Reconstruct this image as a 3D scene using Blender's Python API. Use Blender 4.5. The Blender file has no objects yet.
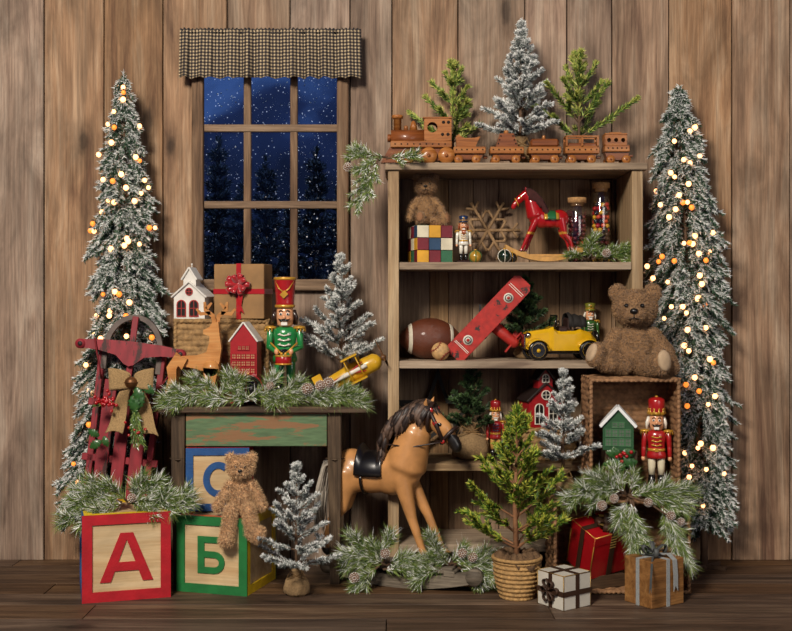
import bpy, math, random
import numpy as np
from mathutils import Vector, Matrix, Quaternion
random.seed(7); RNG = np.random.default_rng(7)
PI = math.pi
COL = bpy.context.scene.collection
R = math.radians

# ---------------------------------------------------------------- camera geometry: level lens 4.5 m from the wall
def S(y): return 1125.0/(4.5+y)                     # pixels per metre at depth y
def at(px, y, z): return Vector(((px-396)/S(y), y, z))
def zr(row, y): return 1.04-(row-300)/S(y)
def U(y): return 1.0/S(y)

# ---------------------------------------------------------------- materials
def lin(h):
    if not isinstance(h, str): return tuple(h)[:3]
    h = h.lstrip('#'); c = [int(h[i:i+2], 16)/255 for i in (0, 2, 4)]
    return tuple(x/12.92 if x <= .04045 else ((x+.055)/1.055)**2.4 for x in c)
MATS = {}
def newmat(name):
    m = bpy.data.materials.new(name); m.use_nodes = True
    nt = m.node_tree; b = nt.nodes['Principled BSDF']
    return m, nt, b
def node(nt, t, **kw):
    n = nt.nodes.new(t)
    for k, v in kw.items():
        if k.startswith('i_'):
            key = k[2:]; key = int(key) if key.isdigit() else key
            n.inputs[key].default_value = v
        else: setattr(n, k, v)
    return n
def mixc(nt, fac, a, b, mode='MIX'):
    n = nt.nodes.new('ShaderNodeMix'); n.data_type = 'RGBA'; n.blend_type = mode
    for s, v in ((0, fac), (6, a), (7, b)):
        if hasattr(v, 'links'): nt.links.new(v, n.inputs[s])
        elif isinstance(v, (int, float)): n.inputs[s].default_value = v
        else: n.inputs[s].default_value = (*lin(v), 1)
    return n.outputs[2]
def ramp(nt, fac, stops):
    n = nt.nodes.new('ShaderNodeValToRGB'); e = n.color_ramp.elements
    while len(e) < len(stops): e.new(.5)
    for i, (p, c) in enumerate(stops):
        e[i].position = p; e[i].color = (*lin(c), 1) if not isinstance(c, (int, float)) else (c, c, c, 1)
    nt.links.new(fac, n.inputs[0]); return n.outputs[0]
def thin_glass(name, refl=.12, tint='#ffffff'):
    if name in MATS: return MATS[name]
    m, nt, b = newmat(name); tr = node(nt, 'ShaderNodeBsdfTransparent'); tr.inputs[0].default_value = (*lin(tint), 1); gl = node(nt, 'ShaderNodeBsdfGlossy'); gl.inputs['Roughness'].default_value = .04
    mx = node(nt, 'ShaderNodeMixShader'); mx.inputs[0].default_value = refl; nt.links.new(tr.outputs[0], mx.inputs[1]); nt.links.new(gl.outputs[0], mx.inputs[2])
    nt.links.new(mx.outputs[0], nt.nodes['Material Output'].inputs[0]); MATS[name] = m; return m
def M(name, col, rough=.6, metal=0, var=.18, vs=30, bump=.0, bs=200, coat=0, emis=0, spec=.5, trans=0, ior=1.45, sheen=0, vstretch=(1, 1, 1)):
    if name in MATS: return MATS[name]
    m, nt, b = newmat(name); c = lin(col)
    tc = node(nt, 'ShaderNodeTexCoord'); mp = node(nt, 'ShaderNodeMapping'); mp.inputs['Scale'].default_value = vstretch
    nt.links.new(tc.outputs['Object'], mp.inputs[0])
    if var:
        n = node(nt, 'ShaderNodeTexNoise', i_Scale=vs, i_Detail=4.0); nt.links.new(mp.outputs[0], n.inputs['Vector'])
        o = ramp(nt, n.outputs[0], [(.3, tuple(x*(1-var) for x in c)), (.7, tuple(min(1, x*(1+var)) for x in c))])
        nt.links.new(o, b.inputs['Base Color'])
    else: b.inputs['Base Color'].default_value = (*c, 1)
    b.inputs['Roughness'].default_value = rough; b.inputs['Metallic'].default_value = metal
    b.inputs['Specular IOR Level'].default_value = spec
    b.inputs['Coat Weight'].default_value = coat; b.inputs['Coat Roughness'].default_value = .12
    if trans: b.inputs['Transmission Weight'].default_value = trans; b.inputs['IOR'].default_value = ior
    if sheen: b.inputs['Sheen Weight'].default_value = sheen
    if emis:
        b.inputs['Emission Color'].default_value = (*c, 1); b.inputs['Emission Strength'].default_value = emis
    if bump:
        n = node(nt, 'ShaderNodeTexNoise', i_Scale=bs, i_Detail=3.0); nt.links.new(mp.outputs[0], n.inputs['Vector'])
        bp = node(nt, 'ShaderNodeBump', i_Strength=bump, i_Distance=.004); nt.links.new(n.outputs[0], bp.inputs['Height'])
        nt.links.new(bp.outputs[0], b.inputs['Normal'])
    MATS[name] = m; return m
def wood(name, dark, mid, light, axis='Z', sc=1.0, rough=.7, knots=True, bump=.35, coat=0, planks=False, streak=.5, plankvar=.28, blotch=.22):
    """weathered timber: stretched grain, darker streaks, knots; 'pid' attribute varies whole planks"""
    if name in MATS: return MATS[name]
    m, nt, b = newmat(name); L = nt.links.new
    tc = node(nt, 'ShaderNodeTexCoord'); at_ = node(nt, 'ShaderNodeAttribute', attribute_name='pid')
    off = node(nt, 'ShaderNodeVectorMath', operation='SCALE'); off.inputs[0].default_value = (3.1, 5.7, 7.3)
    L(at_.outputs['Fac'], off.inputs['Scale'])
    add = node(nt, 'ShaderNodeVectorMath', operation='ADD'); L(tc.outputs['Object'], add.inputs[0]); L(off.outputs[0], add.inputs[1])
    mp = node(nt, 'ShaderNodeMapping'); s = [9*sc]*3; s['XYZ'.index(axis)] = .9*sc; mp.inputs['Scale'].default_value = s
    L(add.outputs[0], mp.inputs[0])
    n1 = node(nt, 'ShaderNodeTexNoise', i_Scale=1.0, i_Detail=6.0, i_Roughness=.62, i_Distortion=1.3); L(mp.outputs[0], n1.inputs['Vector'])
    col = ramp(nt, n1.outputs[0], [(.28, dark), (.48, mid), (.72, light)])
    mp2 = node(nt, 'ShaderNodeMapping'); s = [105*sc]*3; s['XYZ'.index(axis)] = 3.0*sc; mp2.inputs['Scale'].default_value = s
    L(add.outputs[0], mp2.inputs[0])
    n2 = node(nt, 'ShaderNodeTexNoise', i_Scale=1.0, i_Detail=4.0, i_Roughness=.7); L(mp2.outputs[0], n2.inputs['Vector'])
    g = ramp(nt, n2.outputs[0], [(.3, 1-streak), (.62, 1.0)])
    col = mixc(nt, 1.0, col, g, 'MULTIPLY')
    n3 = node(nt, 'ShaderNodeTexNoise', i_Scale=1.0, i_Detail=5.0, i_Roughness=.6, i_Distortion=.7); mp4 = node(nt, 'ShaderNodeMapping'); s = [5.5*sc]*3; s['XYZ'.index(axis)] = 2.0*sc; mp4.inputs['Scale'].default_value = s; L(add.outputs[0], mp4.inputs[0]); L(mp4.outputs[0], n3.inputs['Vector'])
    col = mixc(nt, 1.0, col, ramp(nt, n3.outputs[0], [(.35, 1-blotch), (.62, 1.0)]), 'MULTIPLY')
    if knots:
        mp3 = node(nt, 'ShaderNodeMapping'); s = [3.4*sc]*3; s['XYZ'.index(axis)] = 1.5*sc; mp3.inputs['Scale'].default_value = s
        L(add.outputs[0], mp3.inputs[0])
        v = node(nt, 'ShaderNodeTexVoronoi', i_Scale=1.0); L(mp3.outputs[0], v.inputs['Vector'])
        wv = node(nt, 'ShaderNodeTexNoise', i_Scale=14*sc, i_Detail=2.0); L(add.outputs[0], wv.inputs['Vector'])
        am = node(nt, 'ShaderNodeMath', operation='MULTIPLY_ADD'); am.inputs[1].default_value = .12
        L(wv.outputs[0], am.inputs[0]); L(v.outputs['Distance'], am.inputs[2])
        k = ramp(nt, am.outputs[0], [(.12, .3), (.17, .72), (.30, 1.0)])
        col = mixc(nt, 1.0, col, k, 'MULTIPLY')
    if planks:
        w = node(nt, 'ShaderNodeTexWhiteNoise', noise_dimensions='1D'); L(at_.outputs['Fac'], w.inputs['W'])
        col = mixc(nt, 1.0, col, ramp(nt, w.outputs['Value'], [(0, 1-plankvar), (1, 1.0)]), 'MULTIPLY')
        grey = node(nt, 'ShaderNodeHueSaturation'); L(col, grey.inputs['Color'])
        mr = node(nt, 'ShaderNodeMapRange', i_3=.72, i_4=1.08)
        sep = node(nt, 'ShaderNodeSeparateColor'); L(w.outputs['Color'], sep.inputs[0]); L(sep.outputs[1], mr.inputs[0]); L(mr.outputs[0], grey.inputs['Saturation'])
        col = grey.outputs[0]
    L(col, b.inputs['Base Color']); b.inputs['Roughness'].default_value = rough; b.inputs['Coat Weight'].default_value = coat
    b.inputs['Specular IOR Level'].default_value = .3
    bp = node(nt, 'ShaderNodeBump', i_Strength=bump, i_Distance=.003); L(n2.outputs[0], bp.inputs['Height']); L(bp.outputs[0], b.inputs['Normal'])
    MATS[name] = m; return m
def chipped(name, paint, under, thr=.5, sc=12, rough=.55, stretch=(1, 1, 1)):
    if name in MATS: return MATS[name]
    m, nt, b = newmat(name); L = nt.links.new
    tc = node(nt, 'ShaderNodeTexCoord'); mp = node(nt, 'ShaderNodeMapping'); mp.inputs['Scale'].default_value = stretch; L(tc.outputs['Object'], mp.inputs[0])
    n = node(nt, 'ShaderNodeTexNoise', i_Scale=sc, i_Detail=8.0, i_Roughness=.7); L(mp.outputs[0], n.inputs['Vector'])
    n2 = node(nt, 'ShaderNodeTexNoise', i_Scale=sc*3, i_Detail=3.0); L(mp.outputs[0], n2.inputs['Vector'])
    c = lin(paint); pc = ramp(nt, n2.outputs[0], [(.3, tuple(x*.75 for x in c)), (.7, tuple(min(1, x*1.2) for x in c))])
    f = ramp(nt, n.outputs[0], [(thr, 0.0), (thr+.04, 1.0)])
    L(mixc(nt, f, pc, under), b.inputs['Base Color']); b.inputs['Roughness'].default_value = rough
    bp = node(nt, 'ShaderNodeBump', i_Strength=.3, i_Distance=.002); L(n2.outputs[0], bp.inputs['Height']); L(bp.outputs[0], b.inputs['Normal'])
    MATS[name] = m; return m

# ---------------------------------------------------------------- mesh builder
class MB:
    def __init__(s, u=1.0):
        s.u = u; s.T = Matrix(); s.V = []; s.n = 0; s.F = []; s.FM = []; s.FS = []; s.bulk = []; s.pid = None; s.P = []
    def add(s, verts, faces, m=0, smooth=False):
        k = s.n
        for v in verts: s.V.append(tuple((s.T @ Vector(v))*s.u))
        s.n += len(verts)
        for f in faces: s.F.append([k+i for i in f]); s.FM.append(m); s.FS.append(smooth); s.P.append(s.pid or 0)
        return s
    def tris(s, V, mi):       # numpy (n,3,3), (n,)
        if len(V): s.bulk.append((V*s.u, mi))
        return s
    def box(s, c, d, m=0, rz=0, rx=0, ry=0, bev=0):
        Q = Matrix.Translation(c) @ Matrix.Rotation(rz, 4, 'Z') @ Matrix.Rotation(ry, 4, 'Y') @ Matrix.Rotation(rx, 4, 'X')
        x, y, z = (v/2 for v in d)
        if not bev:
            vs = [Q @ Vector((a*x, b*y, e*z)) for a in (-1, 1) for b in (-1, 1) for e in (-1, 1)]
            return s.add(vs, [(0, 1, 3, 2), (4, 6, 7, 5), (0, 4, 5, 1), (2, 3, 7, 6), (0, 2, 6, 4), (1, 5, 7, 3)], m)
        b = min(bev, x*.9, y*.9, z*.9); vs = []; idx = {}
        for a in (-1, 1):
            for bb in (-1, 1):
                for e in (-1, 1):
                    for k, v in enumerate(((a*x, bb*(y-b), e*(z-b)), (a*(x-b), bb*y, e*(z-b)), (a*(x-b), bb*(y-b), e*z))):
                        idx[(a, bb, e, k)] = len(vs); vs.append(Q @ Vector(v))
        f = []
        for a in (-1, 1):
            f.append([idx[(a, p, q, 0)] for p, q in ((-1, -1), (1, -1), (1, 1), (-1, 1))][::a])
            f.append([idx[(p, a, q, 1)] for p, q in ((-1, -1), (1, -1), (1, 1), (-1, 1))][::-a])
            f.append([idx[(p, q, a, 2)] for p, q in ((-1, -1), (1, -1), (1, 1), (-1, 1))][::a])
        for p in (-1, 1):
            for q in (-1, 1):
                g = -p*q
                f.append([idx[(-1, p, q, 1)], idx[(1, p, q, 1)], idx[(1, p, q, 2)], idx[(-1, p, q, 2)]][::-g])
                f.append([idx[(p, -1, q, 0)], idx[(p, 1, q, 0)], idx[(p, 1, q, 2)], idx[(p, -1, q, 2)]][::g])
                f.append([idx[(p, q, -1, 0)], idx[(p, q, 1, 0)], idx[(p, q, 1, 1)], idx[(p, q, -1, 1)]][::-g])
                for e in (-1, 1): f.append([idx[(p, q, e, 0)], idx[(p, q, e, 1)], idx[(p, q, e, 2)]][::p*q*e])
        return s.add(vs, f, m)
    def tube(s, pts, r, seg=8, m=0, caps=True, flat=1.0):
        pts = [Vector(p) for p in pts]; n = len(pts)
        rs = r if isinstance(r, (list, tuple)) else [r]*n
        vs = []; up = Vector((0, 0, 1)); prev = None
        for i, p in enumerate(pts):
            d = (pts[min(i+1, n-1)]-pts[max(i-1, 0)]).normalized()
            if prev is None:
                a = d.cross(up); a = a.normalized() if a.length > 1e-3 else Vector((1, 0, 0))
            else: a = (prev-d*prev.dot(d)).normalized()
            prev = a; b = d.cross(a)
            for k in range(seg):
                t = 2*PI*k/seg; vs.append(p+a*math.cos(t)*rs[i]+b*math.sin(t)*rs[i]*flat)
        f = [(i*seg+k, i*seg+(k+1) % seg, (i+1)*seg+(k+1) % seg, (i+1)*seg+k) for i in range(n-1) for k in range(seg)]
        if caps: f += [tuple(range(seg))[::-1], tuple(range((n-1)*seg, n*seg))]
        return s.add(vs, f, m, True)
    def cyl(s, p0, p1, r0, r1=None, seg=16, m=0): return s.tube([p0, p1], [r0, r0 if r1 is None else r1], seg, m)
    def lathe(s, prof, c=(0, 0, 0), seg=24, m=0, axis=(0, 0, 1), sy=1.0, smooth=True):
        q = Vector((0, 0, 1)).rotation_difference(Vector(axis)).to_matrix(); c = Vector(c); vs = []
        for r, z in prof:
            for k in range(seg):
                t = 2*PI*k/seg; vs.append(c+q @ Vector((r*math.cos(t), r*sy*math.sin(t), z)))
        n = len(prof)
        f = [(i*seg+k, i*seg+(k+1) % seg, (i+1)*seg+(k+1) % seg, (i+1)*seg+k) for i in range(n-1) for k in range(seg)]
        f += [tuple(range(seg))[::-1], tuple(range((n-1)*seg, n*seg))]
        return s.add(vs, f, m, smooth)
    def ball(s, c, r, m=0, seg=16, rings=10, rot=None):
        rr = r if isinstance(r, (tuple, list)) else (r, r, r); c = Vector(c); vs = []
        q = rot if rot is not None else Matrix.Identity(3)
        for i in range(1, rings):
            a = PI*i/rings
            for k in range(seg):
                t = 2*PI*k/seg; vs.append(c+q @ Vector((rr[0]*math.sin(a)*math.cos(t), rr[1]*math.sin(a)*math.sin(t), -rr[2]*math.cos(a))))
        b = len(vs); vs += [c+q @ Vector((0, 0, -rr[2])), c+q @ Vector((0, 0, rr[2]))]
        f = [(i*seg+k, i*seg+(k+1) % seg, (i+1)*seg+(k+1) % seg, (i+1)*seg+k) for i in range(rings-2) for k in range(seg)]
        f += [(b, (k+1) % seg, k) for k in range(seg)] + [(b+1, (rings-2)*seg+k, (rings-2)*seg+(k+1) % seg) for k in range(seg)]
        return s.add(vs, f, m, True)
    def cap(s, p0, p1, r0, r1, m=0, seg=22):            # tapered capsule
        p0, p1 = Vector(p0), Vector(p1); d = (p1-p0).normalized(); pts = []; rs = []
        for a in (-80, -50, -20): pts.append(p0+d*r0*math.sin(R(a))); rs.append(r0*math.cos(R(a)))
        for a in (20, 50, 80): pts.append(p1+d*r1*math.sin(R(a))); rs.append(r1*math.cos(R(a)))
        return s.tube(pts, rs, seg, m)
    def prism(s, poly, y0, y1, m=0, hole=None):         # polygon in x,z extruded along y
        n = len(poly); vs = [(x, y0, z) for x, z in poly]+[(x, y1, z) for x, z in poly]
        area = sum(poly[i][0]*poly[(i+1) % n][1]-poly[(i+1) % n][0]*poly[i][1] for i in range(n))
        f = [tuple(range(n)), tuple(range(n, 2*n))[::-1]] + [(i, i+n, (i+1) % n+n, (i+1) % n) for i in range(n)]
        if area < 0: f = [t[::-1] for t in f]
        return s.add(vs, f, m)
    def ring(s, outer, inner, y0, y1, m=0):             # closed frame between two loops of equal length, x,z
        n = len(outer); vs = [(x, y, z) for y in (y0, y1) for L in (outer, inner) for x, z in L]
        f = []
        for i in range(n):
            j = (i+1) % n
            f += [(i, j, n+j, n+i), (2*n+i, 3*n+i, 3*n+j, 2*n+j), (i, 2*n+i, 2*n+j, j), (n+i, n+j, 3*n+j, 3*n+i)]
        return s.add(vs, f, m)
    def grid(s, fn, nu, nv, m=0, smooth=True):
        vs = [fn(i/nu, j/nv) for j in range(nv+1) for i in range(nu+1)]
        f = [(j*(nu+1)+i, j*(nu+1)+i+1, (j+1)*(nu+1)+i+1, (j+1)*(nu+1)+i) for j in range(nv) for i in range(nu)]
        return s.add(vs, f, m, smooth)
    def mesh(s, name, mats):
        me = bpy.data.meshes.new(name)
        V = np.array(s.V, dtype=np.float32).reshape(-1, 3)
        cnt = [len(f) for f in s.F]; idx = [i for f in s.F for i in f]; fm = list(s.FM); fs = list(s.FS)
        cnt = np.array(cnt, dtype=np.int32); idx = np.array(idx, dtype=np.int32); fm = np.array(fm, dtype=np.int32); fs = np.array(fs, dtype=bool)
        k = len(V); Vs = [V]
        for T, mi in s.bulk:
            n = len(T); Vs.append(T.reshape(-1, 3).astype(np.float32)); idx = np.concatenate([idx, np.arange(k, k+3*n, dtype=np.int32)]); k += 3*n
            cnt = np.concatenate([cnt, np.full(n, 3, np.int32)]); fm = np.concatenate([fm, mi.astype(np.int32)]); fs = np.concatenate([fs, np.zeros(n, bool)])
        V = np.concatenate(Vs)
        me.vertices.add(len(V)); me.vertices.foreach_set('co', V.ravel())
        me.loops.add(len(idx)); me.loops.foreach_set('vertex_index', idx)
        me.polygons.add(len(cnt)); st = np.concatenate([[0], np.cumsum(cnt)[:-1]]).astype(np.int32)
        me.polygons.foreach_set('loop_start', st)
        for m in (mats if isinstance(mats, (list, tuple)) else [mats]): me.materials.append(m)
        me.polygons.foreach_set('material_index', fm); me.polygons.foreach_set('use_smooth', fs)
        if s.pid is not None:
            a = me.attributes.new('pid', 'FLOAT', 'FACE'); p = np.zeros(len(cnt), np.float32); p[:len(s.P)] = s.P; a.data.foreach_set('value', p)
        me.update(calc_edges=True); me.validate(); return me
    def build(s, name, mats, parent=None, loc=None, **props):
        o = bpy.data.objects.new(name, s.mesh(name, mats)); COL.objects.link(o)
        if parent is not None: o.parent = parent
        if loc is not None: o.location = loc
        for k, v in props.items(): o[k] = v
        return o
def thing(name, label, cat, loc=(0, 0, 0), rz=0, group=None, rx=0, ry=0):
    o = bpy.data.objects.new(name, None); COL.objects.link(o); o.empty_display_size = .05
    o.location = loc; o.rotation_euler = (rx, ry, rz); o['label'] = label; o['category'] = cat
    if group: o['group'] = group
    return o
def tag(o, label, cat, group=None, kind=None):
    o['label'] = label; o['category'] = cat
    if group: o['group'] = group
    if kind: o['kind'] = kind
    return o
def structure(name, mb, mats, loc=None):
    o = mb.build(name, mats, loc=loc); o['kind'] = 'structure'; return o
def blobs(mb_, voxel, smooth=4):
    """fuse overlapping closed shapes into one continuous skin"""
    me = mb_.mesh('blob', [MATS.setdefault('_tmp', bpy.data.materials.new('plain'))])
    o = bpy.data.objects.new('blob', me); COL.objects.link(o)
    r = o.modifiers.new('r', 'REMESH'); r.mode = 'VOXEL'; r.voxel_size = voxel; r.use_smooth_shade = True
    q = o.modifiers.new('s', 'SMOOTH'); q.factor = .5; q.iterations = smooth
    dg = bpy.context.evaluated_depsgraph_get(); dg.update()
    e = bpy.data.meshes.new_from_object(o.evaluated_get(dg)); bpy.data.objects.remove(o)
    e.materials.clear(); return e
def mesh_arrays(me):
    me.calc_loop_triangles(); V = np.empty(len(me.vertices)*3, np.float32); me.vertices.foreach_get('co', V); V = V.reshape(-1, 3)
    T = np.empty(len(me.loop_triangles)*3, np.int32); me.loop_triangles.foreach_get('vertices', T); return V, T.reshape(-1, 3)
def unit(a): return a/np.maximum(np.linalg.norm(a, axis=1, keepdims=True), 1e-9)
def fur(me, n, L, w, droop=.5, jit=.7, nm=3, mb0=None):
    V, T = mesh_arrays(me); A = V[T[:, 0]]; B = V[T[:, 1]]; C = V[T[:, 2]]
    N = np.cross(B-A, C-A); ar = np.linalg.norm(N, axis=1); N = unit(N)
    k = RNG.choice(len(T), n, p=ar/ar.sum()); r1 = np.sqrt(RNG.random(n))[:, None]; r2 = RNG.random(n)[:, None]
    P = A[k]*(1-r1)+B[k]*r1*(1-r2)+C[k]*r1*r2; D = unit(N[k]+RNG.normal(0, jit, (n, 3))*.6+np.array([0, 0, -droop])*.6)
    D = unit(D+N[k]*.5); Wd = unit(np.cross(D, RNG.normal(0, 1, (n, 3))))*w
    l = L*(.6+.8*RNG.random(n))[:, None]
    return np.stack([P-Wd, P+Wd, P+D*l], 1), RNG.integers(0, nm, n)

# ---------------------------------------------------------------- needles
def needles(segs, dens, nl, w, ang=.8, snow=0.0, r0=0, mats=(0, 1), white=2, up=.5, tipw=.0):
    """segs: list of (p0,p1[,scale]) ; dens needles per unit length"""
    P0 = []; P1 = []; SC = []
    for q in segs:
        a, b = Vector(q[0]), Vector(q[1]); sc = q[2] if len(q) > 2 else 1
        m = max(1, int((b-a).length*dens)); P0 += [tuple(a)]*m; P1 += [tuple(b)]*m; SC += [sc]*m
    P0 = np.array(P0); P1 = np.array(P1); n = len(P0); D = unit(P1-P0); t = RNG.random(n)[:, None]
    rd = RNG.normal(0, 1, (n, 3)); rd = unit(rd-D*(rd*D).sum(1, keepdims=True))
    a = (ang+RNG.normal(0, .22, n))[:, None]
    dr = D*np.cos(a)+rd*np.sin(a); B = P0+(P1-P0)*t+rd*r0
    l = nl*(.65+.6*RNG.random(n))[:, None]*np.array(SC)[:, None]
    W = unit(np.cross(dr, RNG.normal(0, 1, (n, 3))))*w
    T = np.stack([B-W, B+W, B+dr*l], 1)
    mi = np.array(mats)[RNG.integers(0, len(mats), n)]
    if snow > 0:
        sn = RNG.random(n) < snow*(1+up*1.6*rd[:, 2]+tipw*(t[:, 0]-.5)); mi = np.where(sn, white, mi)
    return T, mi
NEED = None
def setup_needle_mats():
    global NEED
    NEED = dict(
        sprig=[M('sprig_dark', '#26381f', .6, vs=60), M('sprig_mid', '#3c5530', .6, vs=60), M('sprig_light', '#55703c', .6, vs=60)],
        pine=[M('pine_needle_green', '#4a6a2e', .5, vs=60), M('pine_needle_olive', '#7f9148', .5, vs=60), M('snow_flock', '#f0f1ec', .8, var=.04)],
        dark=[M('fir_green_dark', '#2c4a33', .6, vs=60), M('fir_green_mid', '#46634a', .6, vs=60), M('flock_grey', '#dcdedb', .85, var=.08)],
        grey=[M('flock_blue_grey', '#747d78', .8, vs=60), M('flock_mid_grey', '#a2a8a4', .85, vs=60), M('flock_white', '#eeefec', .85, var=.06)],
        leaf=[M('leaf_green_deep', '#456420', .5, vs=60), M('leaf_green_bright', '#8fa838', .5, vs=60), M('leaf_green_yellow', '#b9b848', .5, vs=60)],
        fir=[M('fir_sprig_green', '#4f6b2c', .55, vs=60), M('fir_sprig_light', '#8da34a', .55, vs=60), M('fir_sprig_tip', '#bcbc62', .55, vs=60)],
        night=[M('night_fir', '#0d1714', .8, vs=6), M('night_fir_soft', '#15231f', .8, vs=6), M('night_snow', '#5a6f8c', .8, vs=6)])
setup_needle_mats()
# ================================================================ the setting
WALLW = wood('wall_plank_wood', '#785640', '#b08b6a', '#ceb192', 'Z', 1.25, .75, planks=True, streak=.46, plankvar=.3, bump=.6, blotch=.46)
FLOORW = wood('floor_plank_wood', '#38271a', '#654a34', '#8f7050', 'X', 1.1, .55, planks=True, streak=.6, plankvar=.25, bump=.5)
SHELFW = wood('shelf_pine_wood', '#826548', '#ae906a', '#c9ae88', 'Z', 1.6, .7, planks=True, plankvar=.15, streak=.4)
SHELFX = wood('shelf_board_wood', '#826548', '#ae906a', '#c9ae88', 'X', 1.6, .7, planks=True, plankvar=.15, streak=.4)
BACKW = wood('shelf_back_wood', '#705338', '#a07c56', '#bd9a70', 'Z', 1.3, .8, planks=True, plankvar=.4)
FRAMEW = wood('window_frame_wood', '#4a3626', '#7a5e46', '#9a8064', 'Z', 2.2, .75, knots=False)
FRAMEX = wood('window_sash_wood', '#5e4a3a', '#8a7058', '#a48c72', 'X', 2.2, .75, knots=False)
wx0, wx1, wz0, wz1 = at(200, 0, 0).x, at(341, 0, 0).x, zr(283, 0), 2.02
seams = [-500, -430, -372, -300, -236, -170, -110, -76, -16, 44, 104, 163, 227, 290, 350, 392, 458, 525, 567, 612, 669, 732, 790, 850, 912, 980, 1050, 1110, 1180, 1250]
w = MB(); w.pid = 1
for a, b in zip(seams[:-1], seams[1:]):
    x0, x1 = (a-396)/250+.0022, (b-396)/250-.0022; w.pid += 1.37
    spans = [(x0, x1)]; cut = (wx0, wx1)
    dy = random.uniform(-.003, .003)
    def bd(p, q, z0, z1):
        if q-p > .002: w.box(((p+q)/2, .012+dy, (z0+z1)/2), (q-p, .024, z1-z0), bev=.002)
    if x1 <= cut[0] or x0 >= cut[1]: bd(x0, x1, 0, 3.0)
    else:
        bd(x0, min(x1, cut[0]), 0, 3.0); bd(max(x0, cut[1]), x1, 0, 3.0)
        p, q = max(x0, cut[0]), min(x1, cut[1]); bd(p, q, 0, wz0); bd(p, q, wz1, 3.0)
w.pid = 99
for p, q, z0, z1 in ((-3.6, wx0, 0, 3), (wx1, 3.45, 0, 3), (wx0, wx1, 0, wz0), (wx0, wx1, wz1, 3)):
    w.box(((p+q)/2, .04, (z0+z1)/2), (q-p, .02, z1-z0), m=1)
structure('wall_back', w, [WALLW, M('wall_backing', '#15100c', .9)])
f = MB(); f.pid = 1; ys = [.024, -.10, -.235, -.37, -.52, -.66, -.83, -1.0, -1.2, -1.4, -1.6, -1.8, -2.0, -2.25, -2.5]
for i, (a, b) in enumerate(zip(ys[:-1], ys[1:])):
    x = -3.6
    while x < 3.4:
        L = random.uniform(1.4, 2.6); f.pid += 1.7; x2 = min(x+L, 3.45)
        f.box(((x+x2)/2, (a+b)/2, -.012), (x2-x-.003, a-b-.003, .024), bev=.0015); x = x2
f.box((-.1, -1.24, -.034), (7.1, 2.5, .02), m=1)
structure('floor', f, [FLOORW, MATS['wall_backing']])
# window
wn = bpy.data.objects.new('window_1', None); COL.objects.link(wn); wn['kind'] = 'structure'
m = MB()
x0, x1, z0, z1 = at(193, 0, 0).x, at(349, 0, 0).x, zr(290, 0), 2.06
for px in (198.5, 343): m.box(((px-396)/250, -.012, (z0+z1)/2), (.046, .035, z1-z0), bev=.004)
m.build('window_casing', FRAMEW, wn)
m = MB()
for zz in (z0+.02, z1-.02): m.box(((x0+x1)/2, -.013, zz), (x1-x0-.092, .03, .045), bev=.004)
for row in (128.5, 205): m.box(((x0+x1)/2, -.001, zr(row, 0)), (x1-x0-.09, .026, .029), bev=.003)
m.build('window_rail', FRAMEX, wn)
m = MB()
for px in (247.5, 294): m.box(((px-396)/250, .004, (z0+z1)/2), (.029, .026, z1-z0-.03), bev=.003)
m.build('window_muntin', FRAMEW, wn)
m = MB(); m.box(((wx0+wx1)/2, .03, (wz0+wz1)/2), (wx1-wx0, .003, wz1-wz0))
m.build('window_pane', thin_glass('window_glass', .03), wn)
# outside: snowy ground, firs, falling snow
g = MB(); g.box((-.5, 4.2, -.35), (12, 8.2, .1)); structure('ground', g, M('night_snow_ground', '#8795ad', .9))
# ================================================================ shelf unit
y0, y1 = -.32, -.012; D = y1-y0
sh = thing('shelf_unit', 'tall pale rough-sawn wooden shelf unit holding toys, right of window', 'shelf', at(512, -.166, 0))
ox, oy = sh.location.x, sh.location.y
def sbox(name, xa, xb, za, zb, ya, yb, mt, pid, mb=None):
    m = mb or MB(); m.pid = pid; m.box(((xa+xb)/2-ox, (ya+yb)/2-oy, (za+zb)/2), (xb-xa, yb-ya, zb-za), bev=.002)
    return m if mb else m.build(name, mt, sh)
Xs = lambda px: (px-396)/S(y0)
sbox('side_panel', Xs(388), Xs(399), 0, 1.522, y0, y1, SHELFW, 3.3)
sbox('side_panel', Xs(632), Xs(643), 0, 1.522, y0, y1, SHELFW, 8.1)
sbox('top_board', Xs(385), Xs(647), 1.5225, 1.549, y0-.012, y1, SHELFX, 5.1)
for i, z in enumerate((1.181, .813, .432, .13)):
    sbox('shelf_board', Xs(399.3), Xs(631.7), z-.028, z, y0+.004, y1-.0125, SHELFX, 11.3+i*3)
m = MB(); x = Xs(399.4); k = 20
while x < Xs(631):
    x2 = min(x+random.uniform(.07, .13), Xs(631.6)); k += 1.7; sbox('', x, x2-.002, .03, 1.52, y1-.012, y1, None, k, m); x = x2
m.build('back_panel', BACKW, sh)
# ================================================================ side table
TZ = .652
tb = thing('side_table', 'worn wooden side table with distressed green apron under the window', 'table', at(262, -.24, 0))
ox, oy = tb.location.x, tb.location.y
TABW = wood('table_old_wood', '#382a20', '#5e4a38', '#7b6650', 'X', 2.0, .7, planks=True, streak=.6)
LEGW = wood('table_leg_wood', '#33271d', '#584634', '#735f49', 'Z', 2.0, .7, streak=.6)
def tx(px, y=-.42): return (px-396)/S(y)-ox
m = MB(); m.pid = 1
for i in range(4):
    ya = -.42+i*.09; m.pid += 2.3; m.box(((tx(158)+tx(367))/2, ya+.045-oy, TZ-.011), (tx(367)-tx(158), .089, .022), bev=.003)
m.build('tabletop', TABW, tb)
m = MB(); m.box(((tx(184)+tx(327))/2, -.385-oy, TZ-.022-.062), (tx(327)-tx(184)-.004, .02, .124), bev=.002)
m.build('apron', chipped('apron_green_paint', '#566f4c', '#84603f', .50, 11, stretch=(.5, 1, 3)), tb)
m = MB()
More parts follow.
